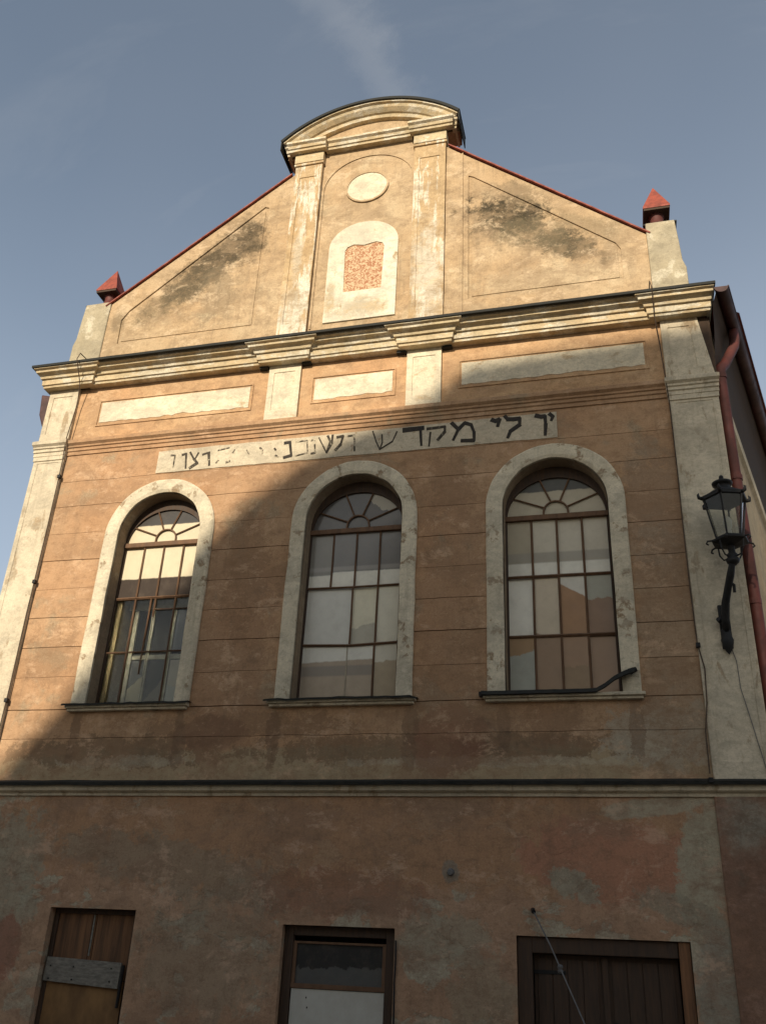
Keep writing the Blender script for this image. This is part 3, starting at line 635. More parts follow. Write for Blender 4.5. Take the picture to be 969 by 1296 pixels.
for wi, (cx, hi, ho) in enumerate(WIN):
    yf = .26                                    # plane of the frame
    x0, x1 = cx-hi+.005, cx+hi-.005
    if wi == 0: x1 += .0
    outer = arch_loop(cx, hi-.002, SILL-.02, SPR); fi = .04
    top_w = .10
    inner = [(x0+fi, ZF), (x1-fi, ZF), (x1-fi, ZT)]+[(cx+(hi-fi-.005)*math.cos(math.pi*k/24), ZT+.02+(hi-.13)*math.sin(math.pi*k/24)) for k in range(1, 24)]+[(x0+fi, ZT)]
    W = MB().plate(outer, yf, yf+.07, [inner]).build('arched_window', M['darkwood'], B, label=WLAB[wi])
    # plaster surround with reveal
    rows = []
    pin = arch_loop(cx, hi, SILL-.02, SPR, 32)[1:]+[(cx-hi, SILL-.02)]
    pout = arch_loop(cx, ho, SILL-.02, SPR, 32)[1:]+[(cx-ho, SILL-.02)]
    pmid = arch_loop(cx, ho-.03, SILL-.02, SPR, 32)[1:]+[(cx-ho+.03, SILL-.02)]
    for pl, y in ((pin, .43), (pin, .02), (pin, -.040), ([(a[0]*.8+b_[0]*.2, a[1]*.8+b_[1]*.2) for a, b_ in zip(pin, pout)], -.058), (pmid, -.058), (pout, -.035), (pout, .04)):
        row = []
        for k in range(len(pl)-1):
            a, b_ = pl[k], pl[k+1]; m = max(1, int(math.hypot(b_[0]-a[0], b_[1]-a[1])/.5)) if k in (0, len(pl)-2) else 1
            m = 8 if k in (0, len(pl)-2) else 1
            for q in range(m): row.append((a[0]+(b_[0]-a[0])*q/m, y, a[1]+(b_[1]-a[1])*q/m+ZO))
        row.append((pl[-1][0], y, pl[-1][1]+ZO)); rows.append(row)
    MB().grid(rows).build('window_surround', M['surround'], W, jit=.011)
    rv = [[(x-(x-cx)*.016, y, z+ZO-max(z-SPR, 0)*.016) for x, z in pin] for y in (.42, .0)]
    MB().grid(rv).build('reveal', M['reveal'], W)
    # sill
    sx0, sx1 = ((-4.66, -2.36), (-1.06, 1.42), (2.38, 4.80))[wi]
    mb = MB().box(sx0+.04, sx1-.04, -.115, .35, 3.735, SILL-.015); mb.box(sx0+.07, sx1-.07, -.075, .02, 3.69, 3.735)
    sl_ = mb.build('sill', M['surround'], W, bevel=.01)
    if wi < 2:
        n = 20; rows = []
        for y, z in ((.30, 3.835), (-.145, 3.80), (-.16, 3.795), (-.158, 3.765), (-.14, 3.77)):
            rows.append([(sx0+(sx1-sx0)*k/n, y, z+ZO+wob(k*.4, wi, .014)-(.03 if (wi == 1 and k == n) else 0)) for k in range(n+1)])
        MB().grid(rows).build('sill_flashing', M['tin'], W)
    else:
        n = 30; rows = []
        path = [(2.40, 3.80, 0)]+[(2.5+1.5*k/14, 3.792+wob(k, 3, .006), 0) for k in range(15)]+[(4.08, 3.80, 0), (4.2, 3.86, .3), (4.34, 3.95, .6), (4.48, 4.02, .85), (4.58, 4.07, 1), (4.63, 4.09, 1)]
        for (dy, dz) in ((.12, .05), (.02, .045), (-.06, .035), (-.075, -.022), (-.04, -.03)):
            rows.append([(x, -.10+dy*(1-.4*t)-.05*t, z+dz*(1+.2*t)+ZO+.02*math.sin(x*9)*t) for x, z, t in path])
        MB().grid(rows).build('sill_flashing', M['tin'], W, label='black sill flashing peeled up and bent at its right end')
        MB().tube([(4.56, -.15, 4.06), (4.66, -.14, 4.10)], [.05, .035], 8).build('curled_flashing_end', M['tin'], W)
        MB().box(2.36, 2.46, -.13, -.03, 3.765, 3.83).build('flashing_clip', M['iron'], W)
        MB().box(2.52, 2.86, -.112, -.06, 3.80, 3.835).build('bare_sill_strip', M['white'], W)
    # transom and bars
    MB().box(x0, x1, yf-.03, yf+.06, ZT-.045, ZT+.045).build('transom', M['wood'], W, bevel=.008)
    bx = [x0+.03+(x1-x0-.06)*k/4 for k in (0, 1, 2, 3, 4)]
    def vbar(x, z0, z1, w_=.017): 
        mb = MB(); mb.tube([(x+wob(z, x, .006), yf+.015, z) for z in (z0, z0+(z1-z0)*.33, z0+(z1-z0)*.66, z1)], w_, 4); mb.build('glazing_bar', M['wood'], W)
    def hbar(xa, xb, z, w_=.022, sag=0): MB().tube([(xa, yf+.01, z), ((xa+xb)/2, yf+.01, z-sag), (xb, yf+.01, z+.0)], w_, 4).build('glazing_bar', M['wood'], W)
    segs = {0: [(0, ZT, ZB1), (1, ZB1, ZB2), (2, ZB2, ZF)]}
    if wi == 1:
        hbar(x0+.04, x1-.04, ZB1, .020, .01); hbar(x0+.04, x1-.04, ZB2, .022, .03)
        for k in (1, 2, 3): vbar(bx[k], ZT, ZB1)
        vbar(bx[2]-.02, ZB1, ZB2); vbar(bx[3], ZB1, ZB2); vbar(bx[3]-.01, ZB2, ZF); 
    elif wi == 2:
        hbar(x0+.04, x1-.04, ZB1, .026); hbar(x0+.04, x1-.04, ZB2, .026)
        for k in (1, 2, 3): vbar(bx[k], ZT, ZF, .019)
    else:
        hbar(x0+.04, x1-.04, ZB1, .026); hbar(x0+.04, x1-.04, ZB2, .016)
        for k in (1, 3): vbar(bx[k], ZT, ZF, .018)
        vbar(bx[2], ZT, 5.45, .018); vbar(bx[1]+.30, ZB1, ZB2-.4, .016)
        hbar(bx[2], x1-.05, 5.58, .010)
    # fan bars
    hubz = ZT+.10; hr = .20
    hp = [(cx-hr, ZT)]+[(cx-hr*math.cos(math.pi*k/12), hubz+hr*math.sin(math.pi*k/12)) for k in range(13)]+[(cx+hr, ZT)]
    MB().tube([(x, yf+.015, z) for x, z in hp], .018, 5).build('fan_hub', M['wood'], W)
    angs = [27, 70, 110, 153]
    for a in angs:
        ca, sa = math.cos(R(a)), math.sin(R(a))
        MB().tube([(cx+ca*hr, yf+.015, hubz+sa*hr-.01), (cx+ca*(hi-.05), yf+.015, ZT+.04+sa*(hi-.06))], .015, 4).build('fan_bar', M['wood'], W)
    # panes
    yp = yf+.035
    fa = [0]+angs+[180]
    for k in range(5):
        a0, a1 = fa[k], fa[k+1]; pts = []
        m = 8; ri, ro = hr, hi-.02
        arc = [(cx+ro*math.cos(R(a0+(a1-a0)*q/m)), ZT+.05+ro*math.sin(R(a0+(a1-a0)*q/m))) for q in range(m+1)]
        ina = [(cx+ri*math.cos(R(a1+(a0-a1)*q/m)), hubz+ri*math.sin(R(a1+(a0-a1)*q/m))-.0) for q in range(m+1)]
        if k == 0: ina[-1] = (cx+ri, ZT-.01); arc[0] = (cx+ro, ZT-.01)
        if k == 4: ina[0] = (cx-ri, ZT-.01); arc[-1] = (cx-ro, ZT-.01)
        MB().plate(arc+ina, yp+.0008*k, yp+.006+.0008*k).build('fan_pane', cell_spec(wi, 'fan', 4-k if False else k if wi != 1 else {0: 0, 1: 3, 2: 2, 3: 1, 4: 4}[k]), W)
    MB().plate([(cx-hr, ZT-.01), (cx+hr, ZT-.01)]+[(cx+hr*math.cos(math.pi*q/10), hubz+hr*math.sin(math.pi*q/10)) for q in range(11)], yp+.006, yp+.012).build('fan_pane', cell_spec(wi, 'fan', 4) if wi != 1 else pane_mat(DG, rough=.12), W)
    zr = [ZT, ZB1, ZB2, ZF-.02]
    for row in range(3):
        for k in range(4):
            mt = cell_spec(wi, row, k)
            if mt is None: continue
            a, c = bx[k], bx[k+1]
            if wi == 1 and row == 1 and k == 0: c = bx[2]-.02
            if wi == 1 and row == 1 and k == 2: a = bx[2]-.02
            if wi == 1 and row == 2 and k == 0: c = bx[3]-.01
            y = yp+random.uniform(-.004, .006)
            tilt = random.uniform(-.012, .012)
            mb = MB().box(a-.004+.008*(k % 2), c+.004-.008*(k % 2), y, y+.005, zr[row+1]+.003, zr[row]-.003)
            mb.v = [(x, yy+tilt*((z-ZO)-zr[row+1])+tilt*.6*(x-a), z) for x, yy, z in mb.v]
            mb.build('pane', mt, W)
    if wi == 1: MB().box(bx[2]-.06, bx[2]-.045, yp-.012, yp-.006, ZF, ZB2-.02).build('board_joint', M['casement'], W)
    if wi == 0:
        # inner casement of white posts behind the glass, with a dark room beyond
        yc = .62
        mb = MB().box(x0-.2, x1+.1, yc+.03, yc+.06, 3.7, 6.3)
        MB().box(x0-.15, x0+.12, yf+.1, yc+.4, 3.7, 6.3).build('inner_reveal', M['sunk'], W)
        MB().box(x0-.1, x1+.1, yc+.35, yc+.4, 3.6, 6.3).build('dark_room_sheet', M['inside'], W)  # dark sheet standing in for the unlit room
        c2 = MB().box(x0+.06, x1, yc, yc+.05, 5.72, 5.98).box(x0+.25, x0+.33, yc, yc+.05, 3.7, 5.7).box(x0+.60, x0+.66, yc, yc+.05, 3.7, 5.7).box(x0+1.02, x0+1.08, yc, yc+.05, 3.7, 5.7).box(x0+.3, x1, yc+.01, yc+.04, 4.78, 4.86)
        c2.build('inner_casement', M['casement'], W)
        MB().box(x0+1.09, x1, yc+.02, yc+.03, 4.9, 5.7).build('inner_pane', pane_mat((.11, .11, .13), rough=.5), W)
        MB().box(x0+.34, x0+.59, yc+.02, yc+.03, 3.7, 4.76).build('inner_pane', pane_mat((.10, .09, .08), (.45, .36, .22), 4.3, .9, .04, xs=-3.9), W)
        MB().box(x0+.67, x0+1.01, yc+.02, yc+.03, 3.7, 4.76).build('inner_pane', pane_mat((.03, .03, .03), (.16, .13, .10), 4.3, 1.2, .08, xs=-3.4, rough=.6), W)
        MB().box(x0+1.09, x1, yc+.022, yc+.032, 3.7, 4.76).build('inner_pane', pane_mat((.40, .32, .24), (.33, .30, .25), 4.3, 0, .05), W)
    else:
        MB().box(x0, x1, .41, .43, 3.7, 7.9).build('dark_room_sheet', M['inside'], W)  # dark sheet in place of an unlit room behind the panes

# ---------------------------------------------------------------- inscription
I = []
n = 60; X0, X1 = -3.77, 3.70
I_low = [(X0+(X1-X0)*k/n, 8.225+wob(k*.4, 2, .012)) for k in range(n+1)]; I_top = [(X0+(X1-X0)*k/n, 8.70+wob(k*.4, 5, .012)+.03*(k/n)) for k in range(n+1)]
IN = MB().plate(I_low+I_top[::-1], -.012, .02).build('inscription_panel', M['inscr'], B)
LETTERS = {'yod': [[0.05, [(3.581, 8.704), (3.637, 8.641), (3.607, 8.57)]]], 'vav_a': [[0.06, [(3.347, 8.693), (3.436, 8.66), (3.502, 8.666)]], [0.055, [(3.502, 8.666), (3.511, 8.498), (3.496, 8.288)]]], 'lamed': [[0.06, [(2.82, 8.744), (2.859, 8.674), (2.965, 8.662), (3.072, 8.668)]], [0.055, [(3.072, 8.668), (3.069, 8.538), (2.909, 8.426), (2.86, 8.302)]]], 'yod_b': [[0.06, [(2.589, 8.695), (2.648, 8.66), (2.724, 8.689), (2.69, 8.552)]]], 'mem': [[0.05, [(1.882, 8.709), (2.001, 8.563), (1.913, 8.356)]], [0.05, [(2.001, 8.563), (2.114, 8.683), (2.227, 8.632), (2.279, 8.471), (2.279, 8.308), (2.059, 8.322)]]], 'qof': [[0.04, [(1.444, 8.633), (1.76, 8.646), (1.761, 8.542), (1.637, 8.385)]], [0.03, [(1.503, 8.556), (1.484, 8.275)]]], 'dalet': [[0.07, [(1.015, 8.652), (1.369, 8.661)]], [0.045, [(1.319, 8.666), (1.345, 8.304)]]], 'shin': [[0.022, [(0.444, 8.695), (0.519, 8.471), (0.59, 8.297)]], [0.022, [(0.618, 8.604), (0.634, 8.435), (0.59, 8.297)]], [0.02, [(0.894, 8.636), (0.818, 8.439), (0.59, 8.297)]]], 'vav_c': [[0.022, [(-0.011, 8.638), (0.105, 8.645), (0.125, 8.316)]]], 'kaf': [[0.04, [(-0.221, 8.636), (-0.109, 8.652), (-0.143, 8.479), (-0.235, 8.368)]]], 'shin_b': [[0.025, [(-0.567, 8.664), (-0.496, 8.516), (-0.399, 8.329)]], [0.04, [(-0.4, 8.684), (-0.34, 8.555), (-0.399, 8.329)]], [0.035, [(-0.308, 8.693), (-0.313, 8.52), (-0.399, 8.329)]]], 'nun': [[0.022, [(-0.703, 8.622), (-0.646, 8.597), (-0.617, 8.351), (-0.692, 8.34)]]], 'mem_f': [[0.016, [(-1.013, 8.617), (-0.793, 8.631), (-0.764, 8.394)]], [0.016, [(-0.986, 8.323), (-0.762, 8.366)]]], 'nun_b': [[0.045, [(-1.227, 8.62), (-1.116, 8.628)]], [0.045, [(-1.125, 8.628), (-1.072, 8.341), (-1.214, 8.309)]]], 'dots': [[0.02, [(-1.416, 8.526), (-1.385, 8.486)]], [0.02, [(-1.382, 8.373), (-1.327, 8.334)]], [0.018, [(-1.706, 8.57), (-1.648, 8.517), (-1.648, 8.437)]], [0.02, [(-2.242, 8.516), (-2.206, 8.579)]], [0.025, [(-2.353, 8.318), (-2.282, 8.344)]], [0.016, [(-2.545, 8.595), (-2.319, 8.634)]], [0.016, [(-2.552, 8.324), (-2.507, 8.381)]], [0.016, [(-1.965, 8.55), (-1.91, 8.449)]]], 'resh': [[0.03, [(-2.85, 8.539), (-2.707, 8.573)]], [0.045, [(-2.728, 8.565), (-2.681, 8.294)]]], 'tsadi': [[0.035, [(-3.113, 8.614), (-3.019, 8.465), (-2.932, 8.365)]], [0.03, [(-2.938, 8.586), (-2.99, 8.457)]], [0.045, [(-2.932, 8.365), (-3.078, 8.266)]]], 'vav_d': [[0.035, [(-3.27, 8.572), (-3.192, 8.593), (-3.156, 8.273)]]], 'vav_e': [[0.02, [(-3.5, 8.585), (-3.416, 8.577), (-3.421, 8.327)]]]}
FAINT = {'dots', 'mem_f', 'vav_e', 'nun', 'vav_c'}; MID = {'shin', 'resh', 'tsadi', 'vav_d', 'shin_b', 'kaf', 'qof'}
LETTERS.update({'dots%d' % k_: [q_] for k_, q_ in enumerate(LETTERS.pop('dots'))})
for nm, strokes in LETTERS.items():
    nm = nm.rstrip('01234567')
    mb = MB(); yk = 0
    for wd, pts in strokes:
        wd *= 1.18 if nm not in FAINT else 1.6
        for i in range(len(pts)-1):
            (xa, za), (xb, zb) = pts[i], pts[i+1]
            d = Vector((xb-xa, zb-za)); l = d.length or 1; d /= l
            # a broad-nib pen: horizontal strokes thick, uprights a little thinner at the foot
            wa = wd*(.62 if abs(d.x) > .6 else .50); wb = wd*(.55 if abs(d.x) > .6 else .38)
            nn = Vector((-d.y, d.x)); ex = d*wd*.25
            yk += 1
            mb.plate([(xa-ex.x+nn.x*-wa, za-ex.y+nn.y*-wa), (xb+ex.x-nn.x*wb, zb+ex.y-nn.y*wb), (xb+ex.x+nn.x*wb, zb+ex.y+nn.y*wb), (xa-ex.x+nn.x*wa, za-ex.y+nn.y*wa)], -.0165-.0006*yk, -.011)
    mb.build('letter_fragment' if nm == 'dots' else 'letter', M['ink_faint'] if nm in FAINT else M['ink_mid'] if nm in MID else M['ink'], IN)

# ---------------------------------------------------------------- ground floor openings
def frame(mb, a, c, t, y, wd, d=.08):
    mb.box(a, a+wd, y, y+d, -1.55, t-.002).box(c-wd, c, y, y+d, -1.55, t-.002).box(a+wd+.001, c-wd-.001, y+.002, y+d, t-wd, t-.004)
a, c, t = DOORS[0]
D = frame_o = MB(); frame(D, a+.01, c-.01, t, .13, .07); D = D.build('boarded_doorway', M['darkwood'], B, bevel=.005, label='doorway closed with stained boards and a grey cross plank')
xm = (a+c)/2
for p0, p1 in ((a+.08, xm-.06), (xm-.05, xm+.0), (xm+.01, c-.08)):
    MB().box(p0, p1, .16+random.uniform(0, .01), .19, -.25, t-.07).build('vertical_board', M['boardwood'], D, bevel=.004)
for nx in (a+.13, a+.5, c-.3):
    for nz in (-.08, -.25): MB().tube([(nx+random.uniform(-.02, .02), .092, nz-.02), (nx, .08, nz-.02)], .012, 6).build('nail_head', M['iron'], D)
MB().box(xm-.045, xm-.02, .148, .16, .05, t-.08).build('pale_batten', M['greywood'], D)
mb = MB().plate([(a+.03, -.30), (c-.16, -.36), (c-.15, -.02), (a+.04, .02)], .09, .13); mb.build('cross_plank', M['greywood'], D, bevel=.006)
MB().box(a+.08, c-.10, .14, .16, -1.5, -.26).build('plywood_sheet', M['ply'], D, bevel=.004)
MB().tube([(c-.12, .10, -.05), (c-.13, .10, -.60)], .022, 6).build('hanging_bar', M['iron'], D)
MB().box(a-.01, c+.01, .3, .32, -1.5, t).build('dark_backing', M['inside'], D)

a, c, t = DOORS[1]
D = MB(); frame(D, a+.01, c-.01, t, .10, .13); D = D.build('half_glazed_door', M['darkwood'], B, bevel=.006, label='brown framed door with dark glass above a white panel')
mb = MB().box(a+.14, c-.14, .12, .16, .34, .37).box(a+.14, a+.19, .12, .16, -.22, .34).box(c-.19, c-.14, .12, .16, -.22, .34).box(a+.14, c-.14, .115, .17, -.22, -.16); mb.build('glazing_frame', M['wood'], D, bevel=.004)
MB().box(a+.18, c-.18, .15, .155, -.17, .35).build('door_pane', pane_mat((.035, .035, .035), (.10, .10, .095), .05, .0, .06, rough=.06), D)  # paler lower part paints reflections into the dark glass
MB().box(a+.15, c-.15, .13, .15, -1.5, -.225).build('white_panel', M['offwhite'], D, bevel=.004)
for hx, hz in ((a+.38, -.33), (a+.40, -.45)): MB().box(hx-.008, hx+.008, .126, .132, hz-.01, hz+.01).build('nail_head', M['iron'], D)
MB().tube([(c+.02, -.01, .42), (c+.03, -.02, .2), (c+.02, -.01, -.1), (c+.03, -.01, -.7)], .012, 6).build('door_cable', M['iron'], D)
MB().box(a-.01, c+.01, .3, .32, -1.5, t).build('dark_backing', M['inside'], D)

a, c, t = DOORS[2]
D = MB(); D.box(a+.005, a+.20, .04, .16, -1.55, t-.004).box(a+.2, c-.16, .045, .16, t-.20, t-.004); D = D.build('double_door', M['darkwood'], B, bevel=.01, label='dark brown double door with an orange brown right jamb')
MB().plate([(c-.16, -1.55), (c-.01, -1.55), (c-.01, t-.004), (c-.15, t-.004)], .03, .16).build('right_jamb', M['orangewood'], D, bevel=.008, label='worn orange brown right door jamb')
xm = (a+c)/2+.02
for p0, p1 in ((a+.21, xm-.035), (xm+.035, c-.17)):
    lf = MB().box(p0, p1, .17, .21, -1.55, t-.205).build('door_leaf', M['darkwood'], D, bevel=.004)
    for q in range(4):
        u0 = p0+.05+(p1-p0-.1)*q/4; u1 = p0+.05+(p1-p0-.1)*(q+1)/4-.012
        MB().box(u0, u1, .158, .172, -1.5, t-.26).build('door_plank', M['darkwood'], lf, bevel=.003)
for hz_ in (.1, -.9):
    MB().box(a+.205, a+.62, .148, .156, hz_, hz_+.045).build('strap_hinge', M['iron'], D)
MB().box(xm+.07, xm+.13, .13, .16, -.62, -.42).build('lock_plate', M['iron'], D)
MB().box(xm-.04, xm+.04, .14, .175, -1.55, t-.21).build('cover_strip', M['darkwood'], D, bevel=.008)
MB().box(a-.01, c+.01, .3, .32, -1.5, t).build('dark_backing', M['inside'], D)

# ---------------------------------------------------------------- cables, anchor and stay wire
def cable(name, label, pts, rad, mat, clips=(), cat='cable'):
    o = MB().tube([(p[0]+wob(p[2]*.7, 9, .012), p[1], p[2]) for p in pts], rad, 6).build(name, mat); tag(o, label, cat, 'conductor wires beside the corner pilasters' if clips else None)
    for x, y, z in clips: MB().box(x-.03, x+.03, y-.03, y+.04, z-.035, z+.035).build('clip', M['iron'], o, bevel=.006)
    return o
def interp(pts, step=.4):
    o = [pts[0]]
    for i in range(len(pts)-1):
        p, q = Vector(pts[i]), Vector(pts[i+1]); n = max(1, int((q-p).length/step))
        for k in range(1, n+1): o.append(tuple(p.lerp(q, k/n)))
    return o
cable('lightning_conductor', 'thin dark conductor wire running down beside the sunlit left pilaster', interp([(-5.70, .0, 11.0), (-5.66, -.50, 10.92), (-5.64, -.58, 10.72), (-5.68, -.26, 10.35), (-5.72, -.14, 9.95), (-5.78, -.15, 9.10), (-5.80, -.085, 8.6), (-5.79, -.08, 6.4), (-5.79, -.08, 3.7), (-5.79, -.09, 2.62)]), .010, M['wire'], [(-5.79, -.08, 8.3), (-5.79, -.08, 6.1), (-5.79, -.08, 3.9)])
cable('lightning_conductor', 'thin dark conductor wire beside the shaded right pilaster, ending at a clamp', interp([(5.42, .0, 11.0), (5.42, -.50, 10.92), (5.44, -.58, 10.72), (5.46, -.26, 10.35), (5.50, -.12, 9.95), (5.53, -.15, 9.10), (5.55, -.07, 8.6), (5.54, -.07, 6.4), (5.54, -.065, 4.5), (5.60, -.07, 4.1), (5.58, -.07, 3.6), (5.52, -.07, 3.2), (5.50, -.10, 2.62)]), .009, M['wire'], [(5.50, -.16, 2.52), (5.55, -.07, 4.45)])
cable('lamp_cable', 'thin grey cable running down the pilaster from the foot of the lantern bracket', interp([(5.98, -.075, 4.45), (6.04, -.068, 4.2), (6.05, -.067, 3.8), (6.14, -.067, 3.3), (6.20, -.067, 2.9), (6.24, -.07, 2.62)], .2), .006, M['cable'])
st = MB().tube([(3.06, .0, .86), (3.08, -.12, .83)], .03, 8).build('stay_wire', M['iron']); tag(st, 'thin stay wire with a small insulator slanting across the double door', 'wire')
MB().tube([(3.08, -.1, .83), (3.31, -.42, .42), (3.74, -1.05, -.45), (4.2, -1.75, -1.35)], .009, 6).build('wire_strand', M['cable'], st)
MB().lathe(3.435, -.60, [(.0, .10), (.028, .11), (.036, .135), (.022, .155), (.036, .175), (.028, .20), (.0, .21)], 12).build('insulator', M['cable'], st, smooth=True)
o = MB().tube([(1.94, .01, 1.31), (1.94, -.07, 1.30)], [.055, .035], 10).build('wall_anchor', M['cable']); tag(o, 'small round grey iron anchor on the wall below the lower cornice', 'wall anchor')

# ---------------------------------------------------------------- lantern on its bracket
LX, LY = 6.11, -.62
LT = thing('wall_lantern', 'black cast iron hexagonal street lantern on a bracket fixed to the right pilaster', 'street lamp', (5.96, -.055, 4.4+ZO))
MB().lathe(5.955, -.10, [(.0, 4.28), (.035, 4.33), (.075, 4.42), (.09, 4.50), (.06, 4.58), (.07, 4.63), (.05, 4.68)], 12).build('bracket_foot', M['iron'], LT, smooth=True)
MB().box(5.88, 6.03, -.085, -.05, 4.38, 5.05).build('wall_plate', M['iron'], LT, bevel=.01)
MB().tube([(5.955, -.12, 4.62), (5.955, -.17, 4.8), (5.975, -.28, 5.0), (6.02, -.42, 5.18), (6.06, -.54, 5.32), (6.09, LY, 5.45), (LX, LY, 5.52)], [.05, .062, .058, .052, .055, .045, .05], 12).build('bracket_arm', M['iron'], LT, smooth=True)
MB().tube([(5.90, -.10, 4.78), (5.86, -.17, 4.80)], .035, 8).build('bracket_knob', M['iron'], LT)
MB().tube([(6.07, -.40, 5.26), (6.10, -.46, 5.20), (6.10, -.42, 5.10)], .022, 8).build('arm_scroll', M['iron'], LT)
MB().lathe(LX, LY, [(.04, 5.44), (.085, 5.48), (.10, 5.53), (.065, 5.56), (.08, 5.60), (.045, 5.64), (.05, 5.72), (.055, 5.80)], 14).build('cup', M['iron'], LT, smooth=True)
for k in range(4):
    a = R(45+90*k); ca, sa = math.cos(a), math.sin(a)
    MB().tube([(LX+ca*.07, LY+sa*.07, 5.56), (LX+ca*.15, LY+sa*.15, 5.57), (LX+ca*.21, LY+sa*.21, 5.66), (LX+ca*.22, LY+sa*.22, 5.78)], .012, 6).build('scroll_arm', M['iron'], LT)
HB, HT = 5.84, 6.50; RB, RT = .19, .31
MB().lathe(LX, LY, [(.05, 5.74), (.16, 5.76), (.27, 5.795), (.275, 5.82), (.215, 5.845), (.20, 5.87)], 6, R(15)).build('lantern_base', M['iron'], LT)
for k in range(6):
    a = R(15+60*k); a2 = R(75+60*k); ca, sa = math.cos(a), math.sin(a)
    MB().tube([(LX+ca*RB, LY+sa*RB, HB), (LX+ca*RT, LY+sa*RT, HT)], .015, 5).build('corner_bar', M['iron'], LT)
    q = [(LX+math.cos(b_)*(rr-.006), LY+math.sin(b_)*(rr-.006), z+ZO) for b_, rr, z in ((a, RB, HB), (a2, RB, HB), (a2, RT, HT), (a, RT, HT))]
    q2 = [(LX+math.cos(b_)*(rr-.011), LY+math.sin(b_)*(rr-.011), z+ZO) for b_, rr, z in ((a, RB, HB), (a2, RB, HB), (a2, RT, HT), (a, RT, HT))]
    MB().add(q+q2, [(0, 1, 2, 3), (7, 6, 5, 4), (0, 4, 5, 1), (1, 5, 6, 2), (2, 6, 7, 3), (3, 7, 4, 0)]).build('glass_pane', M['lampglass'], LT)
    MB().tube([(LX+ca*(RT+.01), LY+sa*(RT+.01), HT), (LX+ca*(RT+.065), LY+sa*(RT+.065), HT+.01), (LX+ca*(RT+.075), LY+sa*(RT+.075), HT+.06), (LX+ca*(RT+.055), LY+sa*(RT+.055), HT+.09)], [.03, .028, .018, .004], 7).build('rim_finial', M['iron'], LT, smooth=True)
    MB().tube([(LX+ca*.27, LY+sa*.27, 5.81), (LX+ca*.33, LY+sa*.33, 5.80), (LX+ca*.35, LY+sa*.35, 5.76), (LX+ca*.32, LY+sa*.32, 5.74)], .013, 6).build('base_curl', M['iron'], LT)
MB().lathe(LX, LY, [(.29, 6.47), (.335, 6.48), (.34, 6.53), (.31, 6.545), (.22, 6.60), (.14, 6.66), (.12, 6.67)], 6, R(15)).build('lantern_roof', M['iron'], LT)
MB().lathe(LX, LY, [(.12, 6.65), (.10, 6.66), (.10, 6.73), (.12, 6.74), (.145, 6.75), (.15, 6.78), (.10, 6.81), (.04, 6.83)], 16).build('vent_chimney', M['iron'], LT, smooth=True)
MB().lathe(LX, LY, [(.02, 6.82), (.022, 6.85), (.035, 6.87), (.03, 6.90), (.005, 6.92)], 12).build('top_finial', M['iron'], LT, smooth=True)
MB().lathe(LX, LY, [(.04, 5.87), (.045, 5.99), (.035, 6.0), (.06, 6.06), (.065, 6.14), (.04, 6.2), (.01, 6.22)], 14).build('bulb', M['offwhite'], LT, smooth=True)

# ---------------------------------------------------------------- the house across the street, which shades the lower front
DC = 17.0
dz = DC*hl*math.tan(R(SUN_EL)); dx = SX*DC
shp = [(-8.6, -2.0), (-6.6, 1.4), (-5.66, 2.74), (-4.61, 4.05), (-2.62, 6.65), (-1.7, 7.62), (-.88, 8.22), (.12, 8.72), (1.0, 8.98), (1.45, 9.2), (1.75, 9.62), (2.15, 9.92), (3.8, 10.04), (5.58, 10.14), (6.50, 10.2)]
roofl = [(x+dx, z+dz) for x, z in shp]
prof = [(roofl[0][0], -1.6)]+roofl+[(roofl[-1][0], -1.6)]
H = thing('street_house', 'tall pale plastered house across the street, standing behind the viewer', 'house', (-3, -DC, 0))
mh = simple('house_render', (.55, .46, .33), .9); hm = MB()
k = len(prof); fr = [(x, -DC, z+ZO) for x, z in prof]; bk = [(x+SX*9, -DC-9, z+ZO) for x, z in prof]
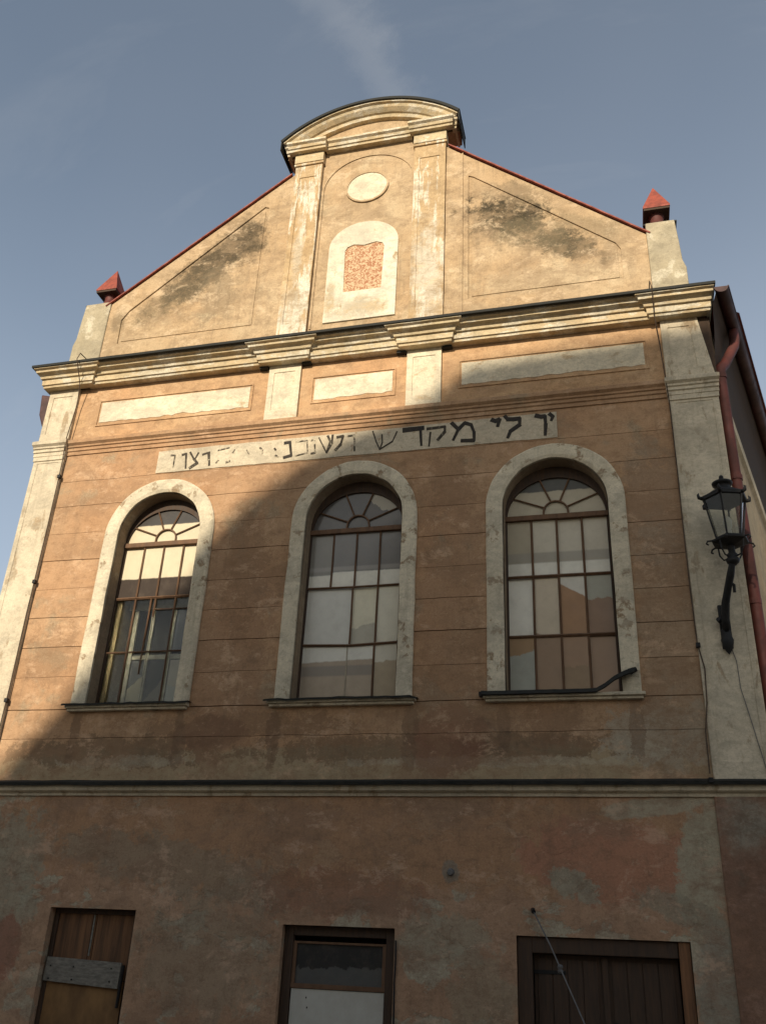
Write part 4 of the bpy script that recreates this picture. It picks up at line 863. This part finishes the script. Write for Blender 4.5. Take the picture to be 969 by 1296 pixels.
wins = [[(x, z), (x+.95, z), (x+.95, z+1.6), (x, z+1.6)] for z in (1.9, 5.2, 8.6) for x in (-7.0, -4.2, -1.4, 1.2)]
hm.plate(prof, -DC+.0, -DC-.3, wins) ; hm.build('wall', mh, H)
mb = MB(); mb.add(fr+bk, [(i, i+1, i+1+k, i+k) for i in range(k-1)]+[tuple(range(k, 2*k))]); mb.build('roof', simple('house_roof_tiles', (.22, .10, .06), .85), H)
for wl in wins:
    x, z = wl[0]
    o = MB().box(x, x+.95, -DC-.2, -DC-.14, z, z+1.6).build('window', M['casement'], H)
    for q in (0, 1): MB().box(x+.06+q*.45, x+.44+q*.45, -DC-.13, -DC-.12, z+.08, z+1.52).build('pane', pane_mat(DK, rough=.08), o)

for x0, x1, top, lab, colr in ((-34.0, roofl[0][0]-.05, 6.2, 'low long house added to the left behind the viewer to cut sky light', (.52, .43, .30)), (roofl[-1][0]+.25, 34.0, 7.5, 'flat topped house added to the right behind the viewer to cut sky light', (.50, .42, .31))):
    Hn = thing('street_house', lab, 'house', ((x0+x1)/2, -DC, 0), 'houses added across the street to cut sky light')  # unseen neighbours, added to cut the sky light reaching the front
    MB().box(x0, x1, -DC-9, -DC-.05, -1.6, top-.8).build('wall', simple('neighbour_render', colr, .9), Hn)
    MB().add([(x0-.0, -DC+.15, top-.8+ZO), (x1, -DC+.15, top-.8+ZO), (x1, -DC-4.5, top+ZO), (x0, -DC-4.5, top+ZO), (x0, -DC-9.2, top-.8+ZO), (x1, -DC-9.2, top-.8+ZO)], [(0, 1, 2, 3), (3, 2, 5, 4), (0, 3, 4), (1, 5, 2)]).build('roof', simple('neighbour_roof', (.20, .09, .055), .85), Hn)
    x = x0+1.2
    while x < x1-1.5:
        for z in (1.6, 4.8):
            o = MB().box(x, x+1.0, -DC-.06, -DC+.02, z, z+1.6).build('window', M['casement'], Hn)
            for q in (0, 1): MB().box(x+.07+q*.46, x+.47+q*.46, -DC+.021, -DC+.03, z+.08, z+1.52).build('pane', pane_mat(DK, rough=.08), o)
        x += 2.7
